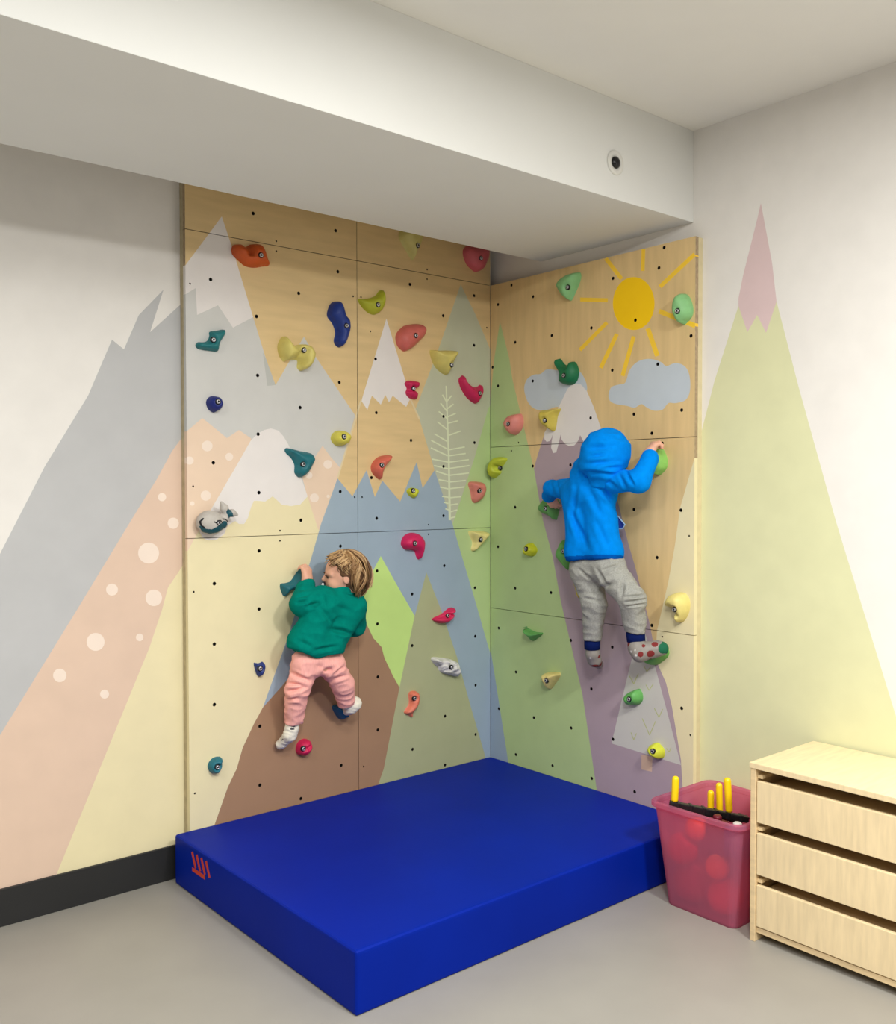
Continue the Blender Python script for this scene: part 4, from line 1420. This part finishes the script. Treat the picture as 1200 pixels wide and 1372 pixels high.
    def sock(F, spots):
        def mf(c):
            r = np.zeros(len(c), int)
            for p, w, i in spots:
                r[np.linalg.norm(c - np.array(p), axis=1) < w] = i
            return r
        return sdf_obj('sock', F, org, person, [sk, rd, gt, gl], mat_fn=mf)
    F = Field(toL - 0.14, anL + 0.12, 0.0024)
    F.chain([PR(793, 866, 0.118), PR(794, 876, 0.115), PR(796, 884, 0.10), PR(802, 890, 0.045)], [0.029, 0.031, 0.030, 0.021], 0.012)
    sock(F, [(PR(797, 894, 0.11), 0.018, 1), (PR(804, 891, 0.08), 0.018, 1), (PR(791, 881, 0.14), 0.006, 3), (PR(797, 881, 0.14), 0.006, 3), (PR(803, 880, 0.11), 0.008, 1)])
    F = Field(toR - 0.14, anR + 0.14, 0.0024)
    F.chain([PR(851, 858, 0.112), PR(853, 868, 0.12), PR(857, 876, 0.122), PR(886, 869, 0.055)], [0.034, 0.036, 0.034, 0.030], 0.012)
    F.cap(PR(862, 871, 0.11), PR(880, 868, 0.07), 0.036, 0.032, 0.01)
    sock(F, [(PR(889, 869, 0.075), 0.024, 2), (PR(892, 867, 0.05), 0.028, 2), (PR(862, 863, 0.14), 0.016, 1), (PR(877, 862, 0.10), 0.015, 1),
             (PR(858, 877, 0.155), 0.015, 1), (PR(872, 877, 0.12), 0.018, 1), (PR(842, 860, 0.14), 0.022, 1), (PR(846, 873, 0.155), 0.006, 3),
             (PR(852, 878, 0.155), 0.006, 3), (PR(850, 871, 0.16), 0.005, 3), (PR(870, 881, 0.10), 0.010, 1)])
    return person


girl()
boy()

# ------------------------------------------------------------------ whale-shaped hold
def whale():
    org = PL(287, 694, 0.0)
    W = lambda a, b, o: PL(255 + a / 17.15, 665 + b / 17.15, o)
    F = Field(org - (0.16, 0.11, 0.12), org + (0.18, 0.02, 0.16), 0.0022)
    F.ell(W(440, 600, 0.035), (0.056, 0.046, 0.050), None, 0.01)
    F.cap(W(560, 620, 0.038), W(720, 600, 0.038), 0.036, 0.025, 0.02)
    F.cap(W(720, 600, 0.038), W(835, 410, 0.052), 0.023, 0.015, 0.015)
    F.chain([W(820, 390, 0.052), W(775, 270, 0.056), W(712, 140, 0.06)], [0.015, 0.017, 0.006], 0.005)
    F.chain([W(850, 390, 0.052), W(960, 385, 0.056), W(1068, 425, 0.06)], [0.015, 0.016, 0.006], 0.005)
    F.cut_half((0, 0, 0), (0, 1, 0))
    te = mat('whale_teal', (18, 76, 88), 0.5)
    gr = mat('whale_grey', (186, 180, 172), 0.6, var=0.08, scale=40, bump=0.2, bscale=300)
    bl = mat('whale_line', (26, 26, 30), 0.6)
    lines = [(W(335, 515, .08), W(285, 590, .08), .0030), (W(285, 590, .08), W(300, 670, .078), .0030), (W(300, 670, .078), W(345, 720, .075), .0026),
             (W(555, 590, .08), W(612, 620, .08), .0028), (W(625, 560, .08), W(690, 560, .075), .0026), (W(690, 560, .075), W(720, 610, .07), .0026),
             (W(720, 520, .06), W(785, 525, .06), .0028), (W(785, 525, .06), W(832, 575, .055), .0028)]
    band = [W(235, 690, .05), W(330, 790, .06), W(480, 812, .065), (W(620, 760, .07)), W(760, 650, .06)]
    bw = [0.005, 0.008, 0.010, 0.014, 0.016]

    def seg_d(c, a, b, squash):
        sc = np.array((1, squash, 1))
        a, b, c = a * sc, b * sc, c * sc
        ab = b - a
        t_ = np.clip(((c - a) @ ab) / (ab @ ab), 0, 1)
        return np.linalg.norm(c - a - t_[:, None] * ab, axis=1), t_

    def mf(c):
        r = np.zeros(len(c), int)
        for i in range(len(band) - 1):
            d, t_ = seg_d(c, band[i], band[i + 1], 0.3)
            r[d < bw[i] + (bw[i + 1] - bw[i]) * t_] = 1
        d, _ = seg_d(c, W(860, 350, 0.06), W(900, 470, 0.05), 0.4)
        r[d < 0.012] = 1
        for a, b, w in lines:
            d, _ = seg_d(c, a, b, 0.06)
            r[(d < w) & (c[:, 1] < -0.03)] = 2
        return r
    o = sdf_obj('whale_hold', F, org, None, [gr, te, bl], mat_fn=mf)
    o.location = org
    tag(o, 'grey whale-shaped hold with teal belly at the foot of the dripping snow', 'climbing hold', HG)
    make_bolt(o, Vector(W(648, 614, 0.084) - org), (0, -1, 0), 0.0065)


whale()

# ------------------------------------------------------------------ pink crate and what is in it
CX0, CX1, CY0, CY1, CZ = -0.428, -0.018, -1.756, -1.346, 0.40
ccx, ccy = (CX0 + CX1) / 2, (CY0 + CY1) / 2
cm = bpy.data.materials.new('pink_translucent_plastic')
cm.use_nodes = True
nt = cm.node_tree
pb = nt.nodes['Principled BSDF']
pb.inputs['Base Color'].default_value = lin((234, 160, 190)) + (1,)
pb.inputs['Roughness'].default_value = 0.35
trl = nt.nodes.new('ShaderNodeBsdfTranslucent')
trl.inputs[0].default_value = lin((244, 160, 190)) + (1,)
trp = nt.nodes.new('ShaderNodeBsdfTransparent')
trp.inputs[0].default_value = lin((248, 188, 206)) + (1,)
m1 = nt.nodes.new('ShaderNodeMixShader')
m1.inputs[0].default_value = 0.55
m2 = nt.nodes.new('ShaderNodeMixShader')
m2.inputs[0].default_value = 0.60
nt.links.new(pb.outputs[0], m1.inputs[1])
nt.links.new(trl.outputs[0], m1.inputs[2])
nt.links.new(m1.outputs[0], m2.inputs[1])
nt.links.new(trp.outputs[0], m2.inputs[2])
nt.links.new(m2.outputs[0], nt.nodes['Material Output'].inputs[0])
tcn = nt.nodes.new('ShaderNodeTexCoord')
wv = nt.nodes.new('ShaderNodeTexNoise')
mpn = nt.nodes.new('ShaderNodeMapping')
mpn.inputs['Scale'].default_value = (60, 60, 2)
wv.inputs['Scale'].default_value = 1.0
nt.links.new(tcn.outputs['Object'], mpn.inputs[0])
nt.links.new(mpn.outputs[0], wv.inputs['Vector'])
bpn = nt.nodes.new('ShaderNodeBump')
bpn.inputs['Strength'].default_value = 0.5
bpn.inputs['Distance'].default_value = 0.003
nt.links.new(wv.outputs['Fac'], bpn.inputs['Height'])
nt.links.new(bpn.outputs[0], pb.inputs['Normal'])


def rrect(hx, hy, r, z, n=7):
    out = []
    for sx, sy, a0 in ((1, 1, 0), (-1, 1, 90), (-1, -1, 180), (1, -1, 270)):
        for i in range(n):
            a = math.radians(a0 + 90 * i / (n - 1))
            out.append((sx * (hx - r) + r * math.cos(a), sy * (hy - r) + r * math.sin(a), z))
    return out


def loops_mesh(loops, cap0=True, cap1=True):
    n = len(loops[0])
    V = [p for l in loops for p in l]
    F = []
    for j in range(len(loops) - 1):
        for i in range(n):
            F.append((j * n + i, j * n + (i + 1) % n, (j + 1) * n + (i + 1) % n, (j + 1) * n + i))
    if cap0:
        F.append(tuple(range(n))[::-1])
    if cap1:
        F.append(tuple(range((len(loops) - 1) * n, len(loops) * n)))
    return V, F


hx, hy = (CX1 - CX0) / 2, (CY1 - CY0) / 2
crate = empty('storage_crate', (ccx, ccy, 0))
tag(crate, 'translucent pink plastic storage crate full of toys on the floor beside the mat', 'crate')
bx, by = hx - 0.055, hy - 0.055
tx, ty = hx - 0.014, hy - 0.014
out = [rrect(bx, by, 0.03, 0.0), rrect(bx + 0.002, by + 0.002, 0.032, 0.004), rrect(tx, ty, 0.04, CZ - 0.022)]
inn = [rrect(tx - 0.003, ty - 0.003, 0.038, CZ - 0.022), rrect(bx, by, 0.03, 0.008)]
v, f = loops_mesh(out + inn)
from_py('crate_body', v, f, crate, [cm], smooth=False)
rim = [rrect(tx + 0.0005, ty + 0.0005, 0.040, CZ - 0.021), rrect(hx - 0.003, hy - 0.003, 0.046, CZ - 0.022), rrect(hx, hy, 0.048, CZ - 0.018), rrect(hx, hy, 0.048, CZ - 0.004),
       rrect(hx - 0.004, hy - 0.004, 0.046, CZ), rrect(tx + 0.002, ty + 0.002, 0.040, CZ), rrect(tx - 0.003, ty - 0.003, 0.038, CZ - 0.006), rrect(tx - 0.003, ty - 0.003, 0.038, CZ - 0.021)]
V, F = loops_mesh(rim, False, False)
n = len(rim[0])
F += [(7 * n + i, 7 * n + (i + 1) % n, (i + 1) % n, i) for i in range(n)]
from_py('rim', V, F, crate, [cm], smooth=False)

yel = mat('yellow_plastic', (246, 206, 14), 0.4, var=0.04)
blk = mat('black_plastic', (20, 20, 22), 0.4, var=0.1)


def at_depth(u, v, p0, n0):
    d = RM @ np.array([(u - IW / 2) / FPX, -(v - IH / 2) / FPX, -1.0])
    n0 = np.array(n0)
    return CAM + d * (((np.array(p0) - CAM) @ n0) / (d @ n0))


FR_ = (RM @ np.array([0, 0, -1.0]))
FR_[2] = 0
FR_ /= np.linalg.norm(FR_)


def rack(p_base, bar_px, tubes, label):
    P = lambda u, v, back=0.0: at_depth(u, v, np.array(p_base) + FR_ * back, FR_)
    a, b = P(*bar_px[0]), P(*bar_px[1])
    e = empty('toy_rack', a)
    tag(e, label, 'toy', 'yellow-handled toys in the pink crate')
    d = b - a
    bm = bmesh.new()
    L_ = np.linalg.norm(d)
    box_bm(bm, (0, -0.014, -0.012), (L_, 0.014, 0.012), 0.004, 2)
    for i in range(6):
        box_bm(bm, (L_ * (0.08 + 0.16 * i), -0.016, -0.014), (L_ * (0.08 + 0.16 * i) + 0.014, 0.016, 0.014), 0.002, 1)
    X = Vector(d / L_)
    Yv = Vector((0, 0, 1)).cross(X).normalized()
    Zv = X.cross(Yv)
    R = Matrix((X, Yv, Zv)).transposed()
    bmesh.ops.rotate(bm, cent=(0, 0, 0), matrix=R, verts=bm.verts)
    from_bm('bar', bm, e, [blk])
    for (u0, v0), (u1, v1), r in tubes:
        # foot sits on the bar
        t_ = np.linspace(0, 1, 200)
        foot = a + d * t_[np.argmin([np.hypot(*(np.array(project(a + d * q)) - (u0, v0))) for q in t_])] + np.array((0, 0, 0.008))
        top = at_depth(u1, v1, foot, FR_)
        ax = Vector(top - foot)
        l = ax.length
        v, f = lathe([(r * 0.55, 0.0), (r * 0.6, l * 0.05), (r * 0.95, l * 0.08), (r, l * 0.12), (r, l - r * 0.9), (r * 0.85, l - r * 0.35), (r * 0.5, l - r * 0.05)], foot - a, ax, 20)
        from_py('handle', v, f, e, [yel])['label'] = 'yellow tube handle'
    return e


def project(p):
    q = RM.T @ (np.array(p) - CAM)
    return IW / 2 + FPX * q[0] / -q[2], IH / 2 - FPX * q[1] / -q[2]


rack((-0.22, -1.60, 0.37), ((897, 1077), (1002, 1098)), [((904, 1076), (905, 1040), 0.0135), ((977, 1091), (974, 1042), 0.0135)],
     'black toy bar with two tall yellow handles lying nearest in the crate')
rack((-0.15, -1.53, 0.36), ((936, 1088), (992, 1098)), [((952, 1090), (952, 1059), 0.0125), ((964, 1092), (963, 1049), 0.0125)],
     'black toy bar with two shorter yellow handles, behind the nearer bar in the crate')


def blob(name, c, R, rgb, label, cat, rough=0.4, notch=None):
    F = Field(np.array(c) - max(R) * 1.3, np.array(c) + max(R) * 1.3, max(R) / 22)
    F.ell(c, R, None, 0)
    if notch:
        F.cut_ell(np.array(c) + np.array(notch), np.array(R) * 0.45, None, 0.006)
    o = sdf_obj(name, F, c, None, [mat('toy_%d_%d_%d' % rgb, rgb, rough)])
    o.location = c
    return tag(o, label, cat)


g0 = np.array((ccx, ccy, 0))
blob('toy_ball', (-0.300, -1.470, 0.0835), (0.075, 0.075, 0.075), (150, 20, 60), 'crimson ball at the bottom of the crate, under the bright red ball', 'ball')
blob('toy_ball', (-0.300, -1.615, 0.0755), (0.066, 0.066, 0.066), (206, 60, 40), 'brick red ball at the bottom of the crate, under the golden yellow ball', 'ball')
blob('toy_ball', (-0.330, -1.445, 0.214), (0.060, 0.060, 0.060), (190, 12, 40), 'bright red ball showing through the left of the crate wall', 'ball')
blob('toy_ball', (-0.320, -1.502, 0.304), (0.045, 0.045, 0.045), (244, 110, 30), 'orange ball showing through the upper middle of the crate wall', 'ball')
blob('toy_ball', (-0.330, -1.600, 0.190), (0.045, 0.045, 0.045), (240, 190, 40), 'golden yellow ball showing through the right of the crate wall', 'ball')


def block(lo, hi, rgb, label, knob):
    e = empty('toy_block', ((lo[0] + hi[0]) / 2, (lo[1] + hi[1]) / 2, lo[2]))
    tag(e, label, 'toy')
    o = Vector(e.location)
    box('block_body', Vector(lo) - o, Vector(hi) - o, mat('toy_%d_%d_%d' % rgb, rgb, 0.4), e, 0.006, 3)
    v, f = lathe([(0.016, 0), (0.016, 0.014), (0.012, 0.018)], Vector(((lo[0] + hi[0]) / 2, (lo[1] + hi[1]) / 2, hi[2])) - o, (0, 0, 1), 20)
    from_py('knob', v, f, e, [mat('toy_%d_%d_%d' % knob, knob, 0.4)])
    return e


block((-0.345, -1.705, 0.245), (-0.275, -1.635, 0.352), (16, 84, 150), 'blue toy block with a white knob under the black bar', (236, 236, 232))
block((-0.338, -1.628, 0.250), (-0.298, -1.552, 0.360), (104, 22, 40), 'dark maroon toy block under the black bar, left of the blue one', (104, 22, 40))

# ------------------------------------------------------------------ wooden drawer unit at the right edge
wood = mat('pine_wood', (222, 196, 152), 0.5, var=0.10, scale=8, stretch=(1, 1, 8))
wood2 = mat('pine_front', (228, 206, 164), 0.5, var=0.08, scale=8, stretch=(1, 8, 1))
dk = mat('cabinet_inside', (110, 88, 62), 0.8)
sx0, sx1, sy1, sy0, sz = -0.395, 0.036, -1.776, -2.62, 0.632
sh = empty('drawer_unit', ((sx0 + sx1) / 2, (sy0 + sy1) / 2, 0))
tag(sh, 'light pine drawer unit standing beside the pink crate', 'drawer unit')
so_ = Vector(sh.location)
bx_ = lambda nm, lo, hi, m, p=sh, bv=0.002: box(nm, Vector(lo) - so_, Vector(hi) - so_, m, p, bv)
tk = 0.02
bx_('side_panel', (sx0, sy1 - tk, 0), (sx1, sy1, sz - tk), wood)
bx_('side_panel', (sx0, sy0, 0), (sx1, sy0 + tk, sz - tk), wood)
bx_('top', (sx0 - 0.004, sy0 - 0.004, sz - tk), (sx1, sy1 + 0.003, sz), wood2)
bx_('back_panel', (sx1 - 0.008, sy0 + tk, 0), (sx1, sy1 - tk, sz - tk), dk)
bx_('bottom', (sx0 + 0.01, sy0 + tk, 0.03), (sx1 - 0.01, sy1 - tk, 0.05), wood)
nd = 3
hgt = (sz - tk - 0.06) / nd
for k in range(nd):
    zl = 0.055 + k * hgt
    dr = bx_('drawer', (sx0 + 0.004, sy0 + tk + 0.003, zl), (sx0 + 0.022, sy1 - tk - 0.003, zl + hgt - 0.038), wood2)
    bx_('drawer_tray', (sx0 + 0.022, sy0 + tk + 0.012, zl + 0.005), (sx1 - 0.03, sy1 - tk - 0.012, zl + hgt - 0.06), wood, dr)
    bx_('runner', (sx0 + 0.012, sy1 - tk - 0.02, zl + hgt - 0.030), (sx1 - 0.02, sy1 - tk, zl + hgt - 0.018), wood)
    bx_('runner', (sx0 + 0.012, sy0 + tk, zl + hgt - 0.030), (sx1 - 0.02, sy0 + tk + 0.02, zl + hgt - 0.018), wood)
bpy.context.view_layer.update()
